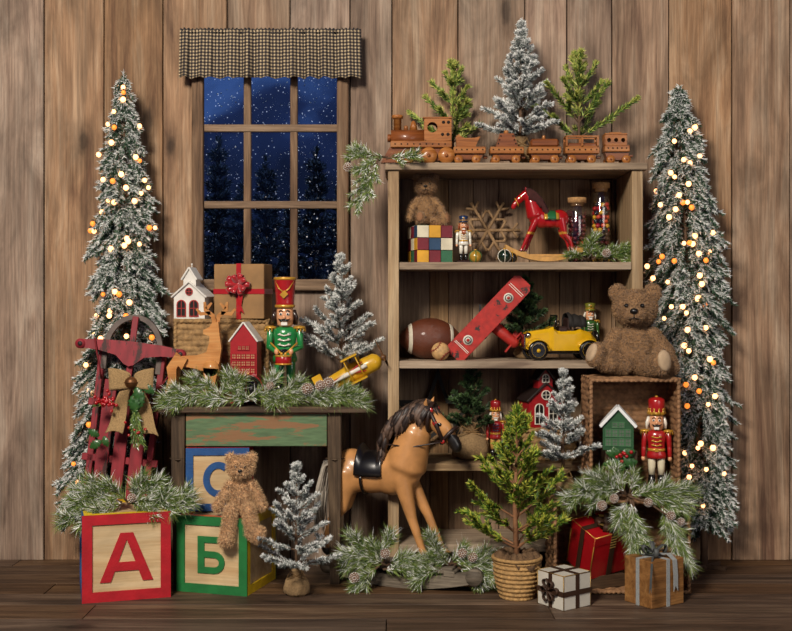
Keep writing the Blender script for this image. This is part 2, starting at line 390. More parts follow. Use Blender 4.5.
for sx in (tx(179), tx(333)): m.box((sx, -.23-oy, TZ-.022-.055), (.02, .24, .11))
m.box(((tx(184)+tx(327))/2, -.085-oy, TZ-.022-.055), (tx(327)-tx(184)-.06, .02, .11))
m.build('side_apron', LEGW, tb)
for lx in (tx(178, -.39), tx(334.5, -.39)):
    for ly in (-.37, -.09):
        m = MB(); cx, cy = lx, ly-oy
        m.box((cx, cy, TZ-.022-.085), (.05, .05, .17), bev=.003)
        m.lathe([(.036, 0), (.036, .004)], (cx, cy, TZ-.196), 4)
        vs = [(cx+a*r, cy+b*r, z) for z, r in ((0, .017), (TZ-.19, .024)) for a, b in ((-1, -1), (1, -1), (1, 1), (-1, 1))]
        m.add(vs, [(3, 2, 1, 0), (4, 5, 6, 7)]+[(i, (i+1) % 4, (i+1) % 4+4, i+4) for i in range(4)])
        m.build('leg', LEGW, tb)
# ================================================================ valence
vc = thing('window_valence', 'black and tan gingham ruffled valence gathered over the night window', 'curtain', at(270.5, -.06, zr(78, -.06)))
u = U(-.06)
def gingham():
    m, nt, b = newmat('gingham_cloth'); L = nt.links.new
    uv = node(nt, 'ShaderNodeUVMap'); 
    w1 = node(nt, 'ShaderNodeSeparateXYZ'); L(uv.outputs[0], w1.inputs[0])
    outs = []
    for k in (0, 1):
        mu = node(nt, 'ShaderNodeMath', operation='MULTIPLY'); mu.inputs[1].default_value = 54 if k == 0 else 15; L(w1.outputs[k], mu.inputs[0])
        fr = node(nt, 'ShaderNodeMath', operation='FRACT'); L(mu.outputs[0], fr.inputs[0])
        gt = node(nt, 'ShaderNodeMath', operation='GREATER_THAN'); gt.inputs[1].default_value = .44; L(fr.outputs[0], gt.inputs[0]); outs.append(gt)
    ad = node(nt, 'ShaderNodeMath', operation='ADD'); L(outs[0].outputs[0], ad.inputs[0]); L(outs[1].outputs[0], ad.inputs[1])
    hf = node(nt, 'ShaderNodeMath', operation='MULTIPLY'); hf.inputs[1].default_value = .5; L(ad.outputs[0], hf.inputs[0])
    c = ramp(nt, hf.outputs[0], [(.2, '#b8a482'), (.5, '#554a3e'), (.8, '#16151a')]); nt.nodes[-1].color_ramp.interpolation = 'CONSTANT'
    nt.nodes[-1].color_ramp.elements[1].position = .3
    L(c, b.inputs['Base Color']); b.inputs['Roughness'].default_value = .9; return m
GING = gingham()
nu, nv = 240, 16; hw = 90.5
ph = [random.uniform(0, 6.28) for _ in range(4)]
def val(side):
    def fn(a, b):
        x = -hw+2*hw*a; amp = 1.2+3.0*b
        fold = amp*(math.sin(a*2*PI*9+ph[0]+1.4*math.sin(a*17))+.35*math.sin(a*2*PI*21+ph[1]+2*math.sin(a*9)))
        z = 50*(1-b)
        scal = 1.8*abs(math.sin(a*PI*13+.4)) if b > .9 else 0
        if b < .12: fold += 1.2*math.sin(a*2*PI*60)
        zz = z-scal*(b-.9)*10*-1 if b > .9 else z
        if b == 0: zz += .8*math.sin(a*2*PI*45)
        return (x*(1+.012*b), fold*.8-2+side, zz-1)
    return fn
m = MB(u); m.grid(val(0), nu, nv)
cl = m.build('cloth', GING, vc); me = cl.data; uvl = me.uv_layers.new(name='UVMap')
k = nu+1
for p in me.polygons:
    for li in p.loop_indices:
        vi = me.loops[li].vertex_index; uvl.data[li].uv = ((vi % k)/nu, 1-(vi//k)/nv)
so = cl.modifiers.new('thick', 'SOLIDIFY'); so.thickness = .0015
m = MB(u); m.tube([(-hw+1, 0, 45), (hw-1, 0, 45)], 1.6, 10)
for sx in (-hw+3, hw-3): m.tube([(sx, 0, 45), (sx, 14.5, 45)], 1.2, 8)
m.build('curtain_rod', M('dark_iron', '#1c1a19', .5, .6), vc)
# ================================================================ evergreens
BARK = M('twig_bark', '#5a4330', .8, bump=.4, bs=120, vs=40)
BURLAP = M('burlap_cloth', '#8f7450', .95, var=.25, vs=160, bump=.8, bs=500)
BURLAP_D = M('burlap_cloth_dark', '#6c5238', .95, var=.25, vs=160, bump=.8, bs=500)
def tree_segs(H, z0, Rb, nlev, per, el0, el1, rnd, tw=3, sweep=.15, flat=1.0, pw=1.0, twl=.42, top=.0, az0=0):
    """branch skeleton: returns (trunk, branches, twigs) in px units"""
    br = []; tg = []
    for i in range(nlev):
        t = i/(nlev-1) if nlev > 1 else 0; z = z0+(H*(1-top)-z0)*t*.93
        L = Rb*((1-t)**pw*(1-.12)+.12)
        k = per if per > 2 else 2
        for j in range(max(3, int(per*(1-.35*t)))):
            az = az0+i*2.399+j*2*PI/max(3, int(per*(1-.35*t)))+rnd.uniform(-.35, .35); l = L*rnd.uniform(.78, 1.15)
            el = el0+(el1-el0)*t+rnd.uniform(-.15, .15)
            d = Vector((math.cos(az)*math.cos(el), math.sin(az)*math.cos(el)*flat, math.sin(el)))
            p0 = Vector((0, 0, z+rnd.uniform(-1, 1)*H*.01)); p1 = p0+d*l*.55; d2 = (d+Vector((0, 0, sweep))).normalized(); p2 = p1+d2*l*.45
            br.append((p0, p1, p2))
            for q in range(tw):
                f = .3+.6*q/max(1, tw-1)+rnd.uniform(-.05, .05); b = p0.lerp(p1, f/.55) if f < .55 else p1.lerp(p2, (f-.55)/.45)
                side = 1 if q % 2 else -1; ax = d.cross(Vector((0, 0, 1))).normalized()
                dd = (d*.75+ax*side*.65+Vector((0, 0, rnd.uniform(-.1, .25)))).normalized()
                tg.append((b, b+dd*l*twl*(1.1-f*.6)))
    return br, tg
def small_tree(name, label, px, y, z, H, Rb, mats, seed, nlev=6, per=5, el=(.35, 1.0), nl=5, w=.55, dens=7, snow=.3, z0=None, base='burlap', tw=3, group=None, cat='tree', sweep=.15, twl=.42, ang=.85, basew=9, baseh=14, pw=1.0, rz=0, core=1.0):
    rnd = random.Random(seed); u = U(y); t = thing(name, label, cat, at(px, y, z), rz, group)
    z0 = H*.16 if z0 is None else z0
    br, tg = tree_segs(H, z0, Rb, nlev, per, el[0], el[1], rnd, tw, sweep, twl=twl, pw=pw, az0=rnd.random()*6)
    m = MB(u); m.tube([(0, 0, 1), (rnd.uniform(-1, 1), 0, H*.5), (0, 0, H*.97)], [H*.012+.6, H*.009+.3, .4], 7)
    for a, b, c in br: m.tube([a, b, c], [core, core*.8, core*.4], 5, caps=False)
    m.build('trunk', BARK, t)
    m = MB(u); sg = [(b0, b1) for a, b0, b1 in br]+[(a.lerp(b, .25), b) for a, b, c in br]+tg
    sg += [(Vector((0, 0, H*(.45+.05*i))), Vector((0, 0, H*(.5+.05*i)))) for i in range(10)]+[(Vector((0, 0, H*.94)), Vector((0, 0, H*.99)))]
    m.tris(*needles(sg, dens, nl, w, ang, snow, mats=(0, 0, 1), tipw=.4)); m.tris(*needles([(b, b+(b-a).normalized()*nl*.4) for a, b in sg[len(br)*2:]]+[(c, c+(c-b).normalized()*nl*.5) for a, b, c in br], dens*4, nl*.8, w, .6, snow*1.3, mats=(1, 1, 2)))
    m.build('foliage', mats, t)
    if base == 'burlap': burlap_base(t, u, basew, baseh, rnd)
    return t
def burlap_base(t, u, bw, bh, rnd, mat=None):
    m = MB(u); prof = [(bw*.7, 0), (bw*.95, bh*.12), (bw, bh*.35), (bw*.85, bh*.6), (bw*.42, bh*.74), (bw*.35, bh*.8), (bw*.6, bh*.95), (bw*.68, bh*1.02)]
    seg = 26; vs = []
    for r, z in prof:
        for k in range(seg):
            a = 2*PI*k/seg; q = r*(1+.09*math.sin(a*5+z)+.05*math.sin(a*9+z*.7)); vs.append((q*math.cos(a), q*math.sin(a), z))
    n = len(prof); m.add(vs, [(i*seg+k, i*seg+(k+1) % seg, (i+1)*seg+(k+1) % seg, (i+1)*seg+k) for i in range(n-1) for k in range(seg)]+[tuple(range(seg))[::-1], tuple(range((n-1)*seg, n*seg))], 0, True)
    m.build('burlap_wrap', mat or BURLAP, t)
    m = MB(u); m.tube([(bw*.45*math.cos(a), bw*.45*math.sin(a), bh*.77) for a in [i*PI/8 for i in range(17)]], .6, 6)
    for sx in (-1, 1): m.tube([(0, -bw*.45, bh*.77), (sx*bw*.5, -bw*.6, bh*.95), (sx*bw*.75, -bw*.62, bh*.7), (sx*2, -bw*.5, bh*.74)], .5, 5); 
    m.build('twine', M('jute_twine', '#8c6d45', .9), t)
# ---- two slim flocked trees against the wall
def pencil_tree(label, lights_label, pts, y, seed, bulbs):
    """pts: list of (row, axis px, half width px) from tip down"""
    rnd = random.Random(seed); u = U(y); bx = at(pts[-1][1], y, 0)
    t = thing('pencil_christmas_tree', label, 'christmas tree', bx)
    base_row = 300+1.04*S(y); P = [(base_row-r, a-pts[-1][1], h) for r, a, h in pts]
    def prof(z):
        for (z1, a1, h1), (z2, a2, h2) in zip(P[:-1], P[1:]):
            if z2 <= z <= z1: f = (z1-z)/(z1-z2); return a1+(a2-a1)*f, h1+(h2-h1)*f
        return P[-1][1:]
    zt, zb = P[0][0], P[-1][0]
    m = MB(u); m.tube([(prof(z)[0] if z > zb else 0, 0, z) for z in (0, zb, zb+(zt-zb)*.5, zt-3)], [4, 3.5, 2, .6], 8)
    m.build('trunk', BARK, t)
    m = MB(u); m.lathe([(1, 4), (3.5, 3.9), (4.5, 0)], seg=10)
    for k in range(4):
        a = k*PI/2+.78; m.box((13*math.cos(a), 9*math.sin(a), 2), (22, 4, 3.6), rz=math.atan2(9*math.sin(a), 13*math.cos(a)))
    m.build('stand', M('stand_wood', '#4a3524', .7), t)
    segs = []; cores = []; z = zb
    while z < zt-2:
        f = (z-zb)/(zt-zb); a, h = prof(z); n = 8 if f < .8 else 6
        for k in range(n):
            az = rnd.random()*2*PI; l = h*rnd.uniform(.6, 1.25)
            dr = Vector((math.cos(az), math.sin(az)*.55, 0)); droop = -.55-.35*rnd.random()
            p0 = Vector((a, 0, z+rnd.uniform(0, 4))); p1 = p0+dr*l*.5+Vector((0, 0, 2)); p2 = p0+dr*l+Vector((0, 0, droop*l*.75))
            cores.append((p0, p1, p2)); segs += [(p0.lerp(p1, .3), p1), (p1, p2), (p1, p2)]
            ax = Vector((-dr.y, dr.x, 0)).normalized()
            for q in range(5):
                b = p1.lerp(p2, rnd.uniform(0, .9)) if q else p0.lerp(p1, .8); dd = (dr*.7+ax*rnd.uniform(-1, 1)*.5+Vector((0, 0, -rnd.uniform(.3, 1.0)))).normalized()
                segs.append((b, b+dd*(4+l*.22), .9))
        z += 5.2
    segs += [(Vector((prof(q)[0], 0, q)), Vector((prof(q+8)[0] if q+8 < zt else prof(q)[0], 0, q+8))) for q in np.arange(zt-60, zt-3, 7)]
    for c in cores: m2 = None
    mt = MB(u)
    for a_, b_, c_ in cores: mt.tube([a_, b_, c_], [.9, .6, .3], 4, caps=False)
    mt.build('branches', BARK, t)
    m = MB(u); m.tris(*needles(segs, 4.8, 4.6, .6, .75, .34, mats=(0, 0, 1), tipw=1.4, up=1.2)); m.build('foliage', NEED['dark'], t)
    # lights: a wire wound round the tree and each bulb
    ls = thing('fairy_light_string', lights_label, 'string lights', bx)
    bl = []
    for k, (bx_, br_) in enumerate(bulbs):
        a, h = prof(base_row-br_); dx = bx_-pts[-1][1]; fr = min(.95, abs(dx-a)/max(h, 1)); yy = -h*.55*math.sqrt(1-fr*fr)*.95-3
        k2 = U(y+yy*u)/u; bl.append(Vector((dx*k2+(k2-1)*(bx.x/u), yy, (base_row-br_))))
    wire = MB(u); bl.sort(key=lambda v: -v.z)
    for p, q in zip(bl[:-1], bl[1:]):
        mid = (p+q)/2+Vector((rnd.uniform(-3, 3), 3, rnd.uniform(-3, 0))); wire.tube([p+Vector((0, 1.5, 2)), mid, q+Vector((0, 1.5, 2))], .35, 4, caps=False)
    last = bl[-1]; wire.tube([last, Vector((last.x*.5, 2, last.z-20))], .35, 4); wire.build('wire', M('lamp_wire_green', '#1c3322', .6), ls)
    for k, p in enumerate(bl):
        m = MB(u); r = rnd.uniform(2.1, 3.0)
        m.lathe([(.3, -r), (r*.72, -r*.65), (r, 0), (r*.72, r*.7), (r*.4, r*.95)], p, 8, 0); m.cyl(p+Vector((0, 0, r*.9)), p+Vector((0, 0, r*1.6)), r*.42, r*.4, 6, 1)
        m.build('light_bulb', [BULB[0 if rnd.random() < .8 else 1], MATS['lamp_wire_green']], ls)
BULB = [M('bulb_warm_white', '#ffb274', .4, var=0, emis=4.2), M('bulb_amber', '#ff8a34', .4, var=0, emis=1.3)]
def px_list(off, s, pts): return [(off[0]+x/s, off[1]+y/s) for x, y in pts]
LB = px_list((60, 60), 3.155, [(199, 90), (200, 107), (199, 129), (170, 166), (151, 205), (171, 217), (251, 211), (162, 265), (122, 301), (239, 311), (252, 322), (193, 366), (136, 381), (166, 387), (267, 382), (279, 405), (256, 424), (208, 408), (152, 447), (170, 453), (235, 449), (133, 484), (103, 518), (96, 540), (107, 541), (282, 531), (300, 531), (211, 566), (203, 588), (251, 583), (161, 598), (215, 575)])
LB += px_list((60, 290), 2.743, [(190, 34), (137, 57), (100, 70), (95, 120), (111, 131), (181, 71), (182, 125), (252, 129), (71, 204), (81, 273), (79, 364), (37, 470), (49, 517), (150, 5), (135, 70), (118, 12), (162, 12)])
RB = px_list((630, 80), 2.868, [(186, 138), (172, 151), (127, 181), (200, 221), (154, 234), (172, 243), (117, 271), (128, 283), (168, 303), (75, 321), (141, 335), (87, 361), (152, 356), (165, 355), (177, 370), (131, 375), (112, 397), (237, 440), (186, 450), (155, 471), (171, 470), (228, 495), (197, 500), (92, 508), (82, 522), (127, 521), (218, 519), (49, 535), (66, 569), (200, 562), (206, 586), (108, 580), (196, 625), (180, 473)])
RB += px_list((640, 290), 2.52, [(145, 22), (79, 42), (108, 42), (164, 37), (61, 71), (120, 99), (166, 94), (112, 138), (123, 151), (176, 172), (185, 181), (138, 217), (116, 235), (189, 264), (149, 251), (119, 288), (172, 284), (153, 381), (184, 392), (113, 405), (131, 437), (167, 445), (124, 465), (212, 457), (159, 536), (146, 392), (117, 57)])
pencil_tree('tall slim snow-flocked christmas tree behind the red sled at left', 'warm white fairy lights wound on the left flocked tree',
    [(77, 124, 3), (100, 123, 9), (130, 124, 15), (180, 122, 24), (240, 123, 28), (300, 126, 34), (360, 122, 38), (420, 112, 36), (470, 102, 42), (505, 104, 36)], -.142, 3, LB)
pencil_tree('tall slim snow-flocked christmas tree right of the brown teddy bear', 'warm white fairy lights wound on the right flocked tree',
    [(90, 679, 3), (110, 679, 12), (150, 678, 22), (200, 683, 29), (260, 686, 33), (320, 690, 34), (400, 697, 32), (460, 703, 30), (500, 706, 28), (525, 704, 18)], -.13, 5, RB)
# ---- trees on top of the shelf
TOPZ = 1.549
small_tree('green_fir_sprig', 'sparse green fir sprig behind the wooden locomotive on top of the shelf', 453, -.12, TOPZ, 104, 48, NEED['fir'], 11, nlev=5, per=3, el=(.6, 1.1), nl=6.5, w=.95, dens=6, snow=.25, base=None, tw=1, z0=26, sweep=.1, cat='fir sprig', ang=.55, twl=.3)
small_tree('flocked_fir_tree', 'snow-flocked little fir tree in the middle of the shelf top', 521, -.17, TOPZ, 146, 39, NEED['grey'], 12, nlev=10, per=6, el=(.3, 1.15), nl=4.6, w=.8, dens=9, snow=.42, z0=34, tw=3, basew=11, baseh=30)
small_tree('green_fir_sprig', 'bushy green fir sprig behind the rear train wagons on top of the shelf', 579, -.155, TOPZ, 112, 58, NEED['fir'], 23, nlev=6, per=3, el=(.65, 1.15), nl=6.5, w=.95, dens=6.5, snow=.25, base=None, tw=1, z0=30, sweep=.05, cat='fir sprig', ang=.55, twl=.3)
# ---- flocked trees elsewhere
small_tree('flocked_fir_tree', 'snow-flocked fir tree on the right end of the side table', 341, -.17, TZ, 146, 44, NEED['grey'], 31, nlev=8, per=5, el=(.35, 1.15), nl=4.4, w=.75, dens=8, snow=.4, z0=42, tw=3, basew=8, baseh=15)
small_tree('flocked_fir_tree', 'snow-flocked fir tree with burlap root ball on the floor in front of the side table', 297, -.53, 0, 131, 44, NEED['grey'], 44, nlev=8, per=5, el=(.3, 1.15), nl=4.4, w=.75, dens=8, snow=.36, z0=30, tw=3, basew=13, baseh=26)
small_tree('flocked_fir_tree', 'snow-flocked fir tree standing on the lower wicker crate beside the red schoolhouse', 563, -.43, .335, 124, 35, NEED['grey'], 52, nlev=7, per=5, el=(.35, 1.15), nl=4.4, w=.8, dens=9, snow=.4, z0=36, tw=3, basew=11, baseh=26)
small_tree('potted_fir_tree', 'dark green fir in a burlap sack on the lower shelf, behind the horse head', 471, -.19, .432, 88, 32, NEED['sprig'], 61, nlev=6, per=5, el=(.35, 1.1), nl=5, w=.8, dens=8, snow=.05, z0=32, tw=2, basew=19, baseh=36)
small_tree('potted_fir_tree', 'dark green fir in burlap behind the red biplane on the middle shelf', 525, -.13, .813, 78, 30, NEED['sprig'], 66, nlev=6, per=5, el=(.35, 1.1), nl=5, w=.8, dens=8, snow=.02, z0=22, tw=2, basew=11, baseh=16)
# ---- leafy green tree in a round basket on the floor
def leafy():
    y = -.56; u = U(y); rnd = random.Random(77); t = thing('potted_evergreen', 'bright green leafy evergreen in a round woven basket on the floor before the shelf', 'potted tree', at(517, y, 0))
    H = 192; br, tg = tree_segs(H, 50, 66, 10, 5, .45, 1.25, rnd, 5, .32, twl=.34, pw=.8)
    m = MB(u); m.tube([(0, 0, 26), (-2, 0, 90), (1, 0, H*.97)], [3.2, 2.4, .5], 8)
    for a, b, c in br: m.tube([a, b, c], [1.2, .9, .4], 5, caps=False)
    m.build('trunk', M('cypress_bark', '#8a6040', .8, bump=.5, bs=100), t)
    m = MB(u); sg = [(a.lerp(b, .5), b) for a, b, c in br]+[(b, c) for a, b, c in br]*2+tg*2+[(Vector((0, 0, H*(.5+.05*i))), Vector((0, 0, H*(.55+.05*i)))) for i in range(9)]
    m.tris(*needles(sg, 2.5, 6, 1.2, .5, .28, mats=(0, 0, 1), tipw=1.0, up=.2)); m.build('foliage', NEED['leaf'], t)
    m = MB(u)
    def fn(a, b):
        an = 2*PI*a; r = 17+6.5*math.sin(min(b*1.15, 1)*PI*.55); r *= 1+.035*math.sin(b*PI*18)*1+.012*math.sin(an*26+(PI if int(b*9) % 2 else 0)); return (r*math.cos(an), r*math.sin(an), b*40)
    m.grid(fn, 130, 60); m.lathe([(.1, .5), (17, .5)], seg=40)
    m.tube([(24*math.cos(i*PI/16), 24*math.sin(i*PI/16), 40) for i in range(33)], 1.8, 8)
    m.build('woven_basket', WICK_L, t)
    m = MB(u)
    for k in range(9):
        a0 = k*.7; m.grid(lambda a, b, a0=a0: ((8+14*b+3*math.sin(a*9+a0))*math.cos(a0+a*1.4), (8+14*b+3*math.sin(a*7))*math.sin(a0+a*1.4), 34+10*math.sin(b*PI)+4*math.sin(a*11+a0*3)*b+rnd.uniform(0, 1.5)), 16, 8)
    so = m.build('burlap_wrap', BURLAP_D, t); mo = so.modifiers.new('t', 'SOLIDIFY'); mo.thickness = .002
WICK_L = M('wicker_pale', '#a5814f', .8, var=.35, vs=90, bump=.5, bs=260)
leafy()
# ---- firs out in the night
for i, (px, row, hw, y) in enumerate(((218, 140, 17, 2.9), (266, 160, 17, 3.1), (316, 150, 18, 2.9), (242, 186, 15, 2.1), (292, 196, 15, 2.1), (338, 190, 15, 2.1), (196, 200, 14, 2.1))):
    sc_ = S(y); H = (zr(row, y)+.3)*sc_
    names = ['leftmost of the tall', 'slender middle', 'lower middle', 'right-hand tall', 'near left', 'lowest right-hand', 'low left-edge']
    small_tree('night_fir_tree', 'dark %s fir tree outside the night window' % names[i], px, y, -.3, H, hw*2.0, NEED['night'], 80+i, nlev=22, per=8, el=(-.2, .9), nl=9, w=1.2, dens=1.6, snow=.1, z0=H*.1, base=None, tw=3, core=.8, pw=.8)
# ---- falling snow outside
m = MB(); sn = RNG.random((4200, 3))
for a, b, c in sn:
    yy = .35+b*2.0; x = -1.2+a*1.5; z = .9+c*1.9; r = .0015+.004*random.random()**5
    m.add([(x+r, yy, z), (x-r, yy, z), (x, yy+r, z), (x, yy-r, z), (x, yy, z+r), (x, yy, z-r)], [(0, 2, 4), (2, 1, 4), (1, 3, 4), (3, 0, 4), (2, 0, 5), (1, 2, 5), (3, 1, 5), (0, 3, 5)])
tag(m.build('falling_snow', M('snowflake_white', '#ffffff', .6, var=0)), 'white snowflakes falling through the dark blue night outside the window', 'snow', kind='stuff')
# ================================================================ long-needled pine boughs
CONE = M('pine_cone_brown', '#7c5a42', .8, vs=80); BERRY = M('berry_red', '#a3121a', .25, var=.1, coat=.6)
def cone(t, u, p, r, snow=True, ax=(0, -1, .2)):
    m = MB(u); q = Vector((0, 0, 1)).rotation_difference(Vector(ax)).to_matrix(); p = Vector(p)
    for i in range(7):
        f = i/6; rr = r*(.95*math.sin(PI*(.18+.72*f))); z = (f-.5)*r*2.1; n = 9
        for k in range(n):
            a = 2*PI*k/n+i*.35; c = Vector((math.cos(a), math.sin(a), 0)); s = Vector((-c.y, c.x, 0)); tip = c*rr*1.15+Vector((0, 0, z+r*.22))
            m.add([p+q @ (c*rr*.3+s*r*.16+Vector((0, 0, z))), p+q @ (c*rr*.3-s*r*.16+Vector((0, 0, z))), p+q @ (tip-s*r*.2), p+q @ (tip+s*r*.2), p+q @ (tip*.8+Vector((0, 0, -r*.12)))], [(0, 1, 2, 3), (0, 4, 1), (1, 4, 2), (3, 4, 0)], 0)
            if snow: m.box(p+q @ tip, (r*.17, r*.17, r*.08), 1)
    m.ball(p, r*.45, 0, 8, 6); m.build('pine_cone', [CONE, MATS['snow_flock']], t)
def pine_bough(name, label, loc, u, sprays, seed, mats=None, nl=15, dens=9, snow=.3, cones=(), cat='pine bough', w=.42, group=None, twigs=()):
    """sprays: (x0,z0,x1,z1[,dy0,dy1[,scale]]) in px relative to loc"""
    rnd = random.Random(seed); t = thing(name, label, cat, loc, 0, group); m = MB(u); segs = []
    for s in sprays:
        x0, z0, x1, z1 = s[:4]; d0 = s[4] if len(s) > 4 else 0; d1 = s[5] if len(s) > 5 else -3; k = s[6] if len(s) > 6 else 1
        a = Vector((x0, d0, z0)); b = Vector((x1, d1, z1)); mid = (a+b)/2+Vector((0, 0, 2.5)); m.tube([a, mid, b], [1.3, 1, .5], 6)
        segs += [(a.lerp(mid, .2), mid, k), (mid, b, k), (mid, b, k*.8)]
        d = (b-a).normalized(); ax = d.cross(Vector((0, 1, 0))).normalized()
        for q in range(3):
            c = a.lerp(b, .3+.2*q); e = c+(d*.8+ax*rnd.choice((-1, 1))*.6+Vector((0, rnd.uniform(-.6, .1), 0))).normalized()*(b-a).length*.3
            m.tube([c, e], [.8, .4], 5); segs.append((c, e, k*.85))
    for s in twigs: m.tube([Vector(p) for p in s], 1.0, 6)
    m.build('stem', BARK, t)
    m = MB(u); m.tris(*needles(segs, dens, nl, w, .62, snow*.35, mats=(0, 1, 1), up=1.0, tipw=1.2))
    m.tris(*needles([s for s in segs], dens*.3*(snow/.34), nl*.6, w*1.7, .7, 1.5, mats=(2,), up=.3)) if snow > .05 else None
    m.build('needles', mats or NEED['pine'], t)
    for c in cones: cone(t, u, c[:3], c[3])
    return t
y = -.36; u = U(y)
pine_bough('pine_bough', 'frosted pine sprig drooping from the top left corner of the shelf', at(386, y, TOPZ+.008), u,
    [(2, 2, -38, 2), (0, 1, 34, 2), (-16, 0, -28, -52, 0, -2), (-8, 0, -20, -40, -2, -5), (-10, 2, -34, 10), (-6, 0, -30, -14)], 5, nl=9, dens=8, snow=.32, cones=[(-38, -4, -8, 4)])
y = -.40; u = U(y); b = at(263, y, TZ+.004)
pine_bough('pine_garland', 'frosted pine garland with cones lying along the front of the side table', b, u,
    [(-60, 12, -100, 2), (-50, 8, -92, 14), (-40, 10, -72, 26), (-48, 6, -20, 26), (-30, 5, -58, 5), (-20, 6, -36, 32), (-20, 6, 14, 10), (-10, 4, -28, 8), (0, 6, 12, 30), (6, 6, 36, 12), (16, 8, 40, 24), (28, 6, 62, 4), (40, 10, 74, 8), (60, 10, 102, 0), (52, 6, 88, 14), (30, 5, 8, 4), (70, 6, 98, 8), (-70, 5, -96, 4), (-5, 5, 20, 2)],
    6, nl=14, dens=7.5, snow=.32, cones=[(45, -6, 17, 5.5), (58, -6, 20, 5), (66, -6, 23, 5), (8, -5, 20, 4)], cat='garland')
# ================================================================ teddy bears
def furm(n, c): return [M(n+'_a', c[0], .9, vs=50, sheen=.3), M(n+'_b', c[1], .9, vs=50, sheen=.3), M(n+'_c', c[2], .9, vs=50, sheen=.3)]
def bear(label, loc, u, H, cols, arms, legs, rz=0, nfur=16000, fl=3.2, pad='#b79a78', head_tilt=0, ribbon=None, headk=1.0, bodyk=1.0, padf=True, snout='#8c6d4e'):
    """px-space, total seated height 100 scaled by H/100; arms/legs list of polylines with radii"""
    t = thing('teddy_bear', label, 'teddy bear', loc, rz); k = u*H/100; mb = MB(k)
    mb.ball((0, 2, 27), (20*bodyk, 16*bodyk, 25)); mb.ball((0, 1, 43), (15*bodyk, 12*bodyk, 14))
    hz = 74; hc = Vector((0, -2, hz)); hk = headk
    mb.ball(hc, (21*hk, 17*hk, 18*hk)); mb.ball(hc+Vector((0, -14*hk, -5*hk)), (10.5*hk, 9*hk, 8*hk)); mb.ball((0, 0, 55), (11, 10, 8))
    for s in (-1, 1): mb.ball(hc+Vector((s*16*hk, 2, 15*hk)), (8.5*hk, 4.5*hk, 8.5*hk), rot=Matrix.Rotation(s*.4, 3, 'Y'))
    ends = []
    for pl in arms:
        for (p, r), (q, r2) in zip(pl[:-1], pl[1:]): mb.cap(p, q, r, r2)
    for pl in legs:
        for (p, r), (q, r2) in zip(pl[:-1], pl[1:]): mb.cap(p, q, r, r2)
        a, b = Vector(pl[-2][0]), Vector(pl[-1][0]); d = (b-a).normalized(); fc = b+d*pl[-1][1]*.2; r = pl[-1][1]
        upv = Vector((0, 0, 1)) if abs(d.z) < .8 else Vector((0, -1, 0)); upv = (upv-d*upv.dot(d)).normalized(); sd = d.cross(upv)
        rot = Matrix((sd, upv, d)).transposed(); mb.ball(fc+upv*r*.35, (r*1.12, r*1.5, r*.9), rot=rot); ends.append((fc+upv*r*.35, rot, r, d))
    me = blobs(mb, 1.7*k, 3)
    V, mi = fur(me, nfur, fl*k, .42*k); b = MB(1); Vb, Tb = mesh_arrays(me)
    b.add([tuple(v) for v in Vb], [tuple(q) for q in Tb.tolist()], 0, True); b.tris(V, mi)
    mats = furm('fur_'+cols[0].strip('#'), cols); b.build('body', mats, t)
    ey = M('eye_black', '#0a0806', .08, var=0, coat=1)
    for s in (-1, 1):
        m = MB(k); m.ball(hc+Vector((s*7.2*hk, -16.3*hk, 3*hk)), 2.1*hk, 0, 10, 8); m.build('eye', ey, t)
    m = MB(k); m.ball(hc+Vector((0, -23*hk, -2*hk)), (3.8*hk, 2.6*hk, 2.8*hk), 0, 12, 8); m.build('nose', M('nose_black', '#0d0a09', .35, var=0), t)
    m = MB(k); m.tube([hc+Vector((0, -23.5*hk, -4*hk)), hc+Vector((0, -23.8*hk, -8*hk))], .5, 5); m.tube([hc+Vector((a*5*hk, (-23.4+abs(a)*1.2)*hk, (-8-1.8*abs(a)+0)*hk)) for a in (-1, -.5, 0, .5, 1)], .5, 5); m.build('mouth', MATS['nose_black'], t)
    if padf:
        for c, rot, r, d in ends:
            m = MB(k); m.ball(c+d*r*.62, (r*.85, r*1.15, r*.42), 0, 16, 8, rot=rot); V, T = mesh_arrays(m.mesh('q', mats)); m.build('foot_pad', M('bear_pad_'+pad.strip('#'), pad, .9, bump=.4), t)
    if ribbon:
        m = MB(k); m.tube([(13*math.cos(a), 11*math.sin(a)-1, 56) for a in [i*PI/10 for i in range(21)]], 1.8, 6)
        for s in (-1, 1): m.ball((s*6, -14, 55), (5.5, 1.5, 3)); m.tube([(0, -13.5, 55), (s*4, -16, 45)], 1.4, 5, flat=.3)
        m.build('ribbon', M('ribbon_'+ribbon.strip('#'), ribbon, .6), t)
    return t
y = -.20; CUBEH = .140
bear('small shaggy brown teddy bear sitting on the patchwork cube on the top shelf', at(426, -.2, 1.181+CUBEH+.001), U(y), 54, ('#8a6842', '#a07a50', '#6e4d2e'),
    [[((-15, -2, 46), 8), ((-25, -8, 32), 8), ((-30, -16, 14), 7)], [((15, -2, 46), 8), ((27, -6, 30), 8), ((32, -14, 10), 7)]],
    [[((-9, -6, 9), 9), ((-5, -22, 10), 9), ((-8, -30, 11), 8)], [((10, -6, 9), 9), ((24, -16, 7), 9), ((34, -20, 9), 9)]], rz=R(-4), nfur=7000, fl=4.2, pad='#8a6242')
y = -.50
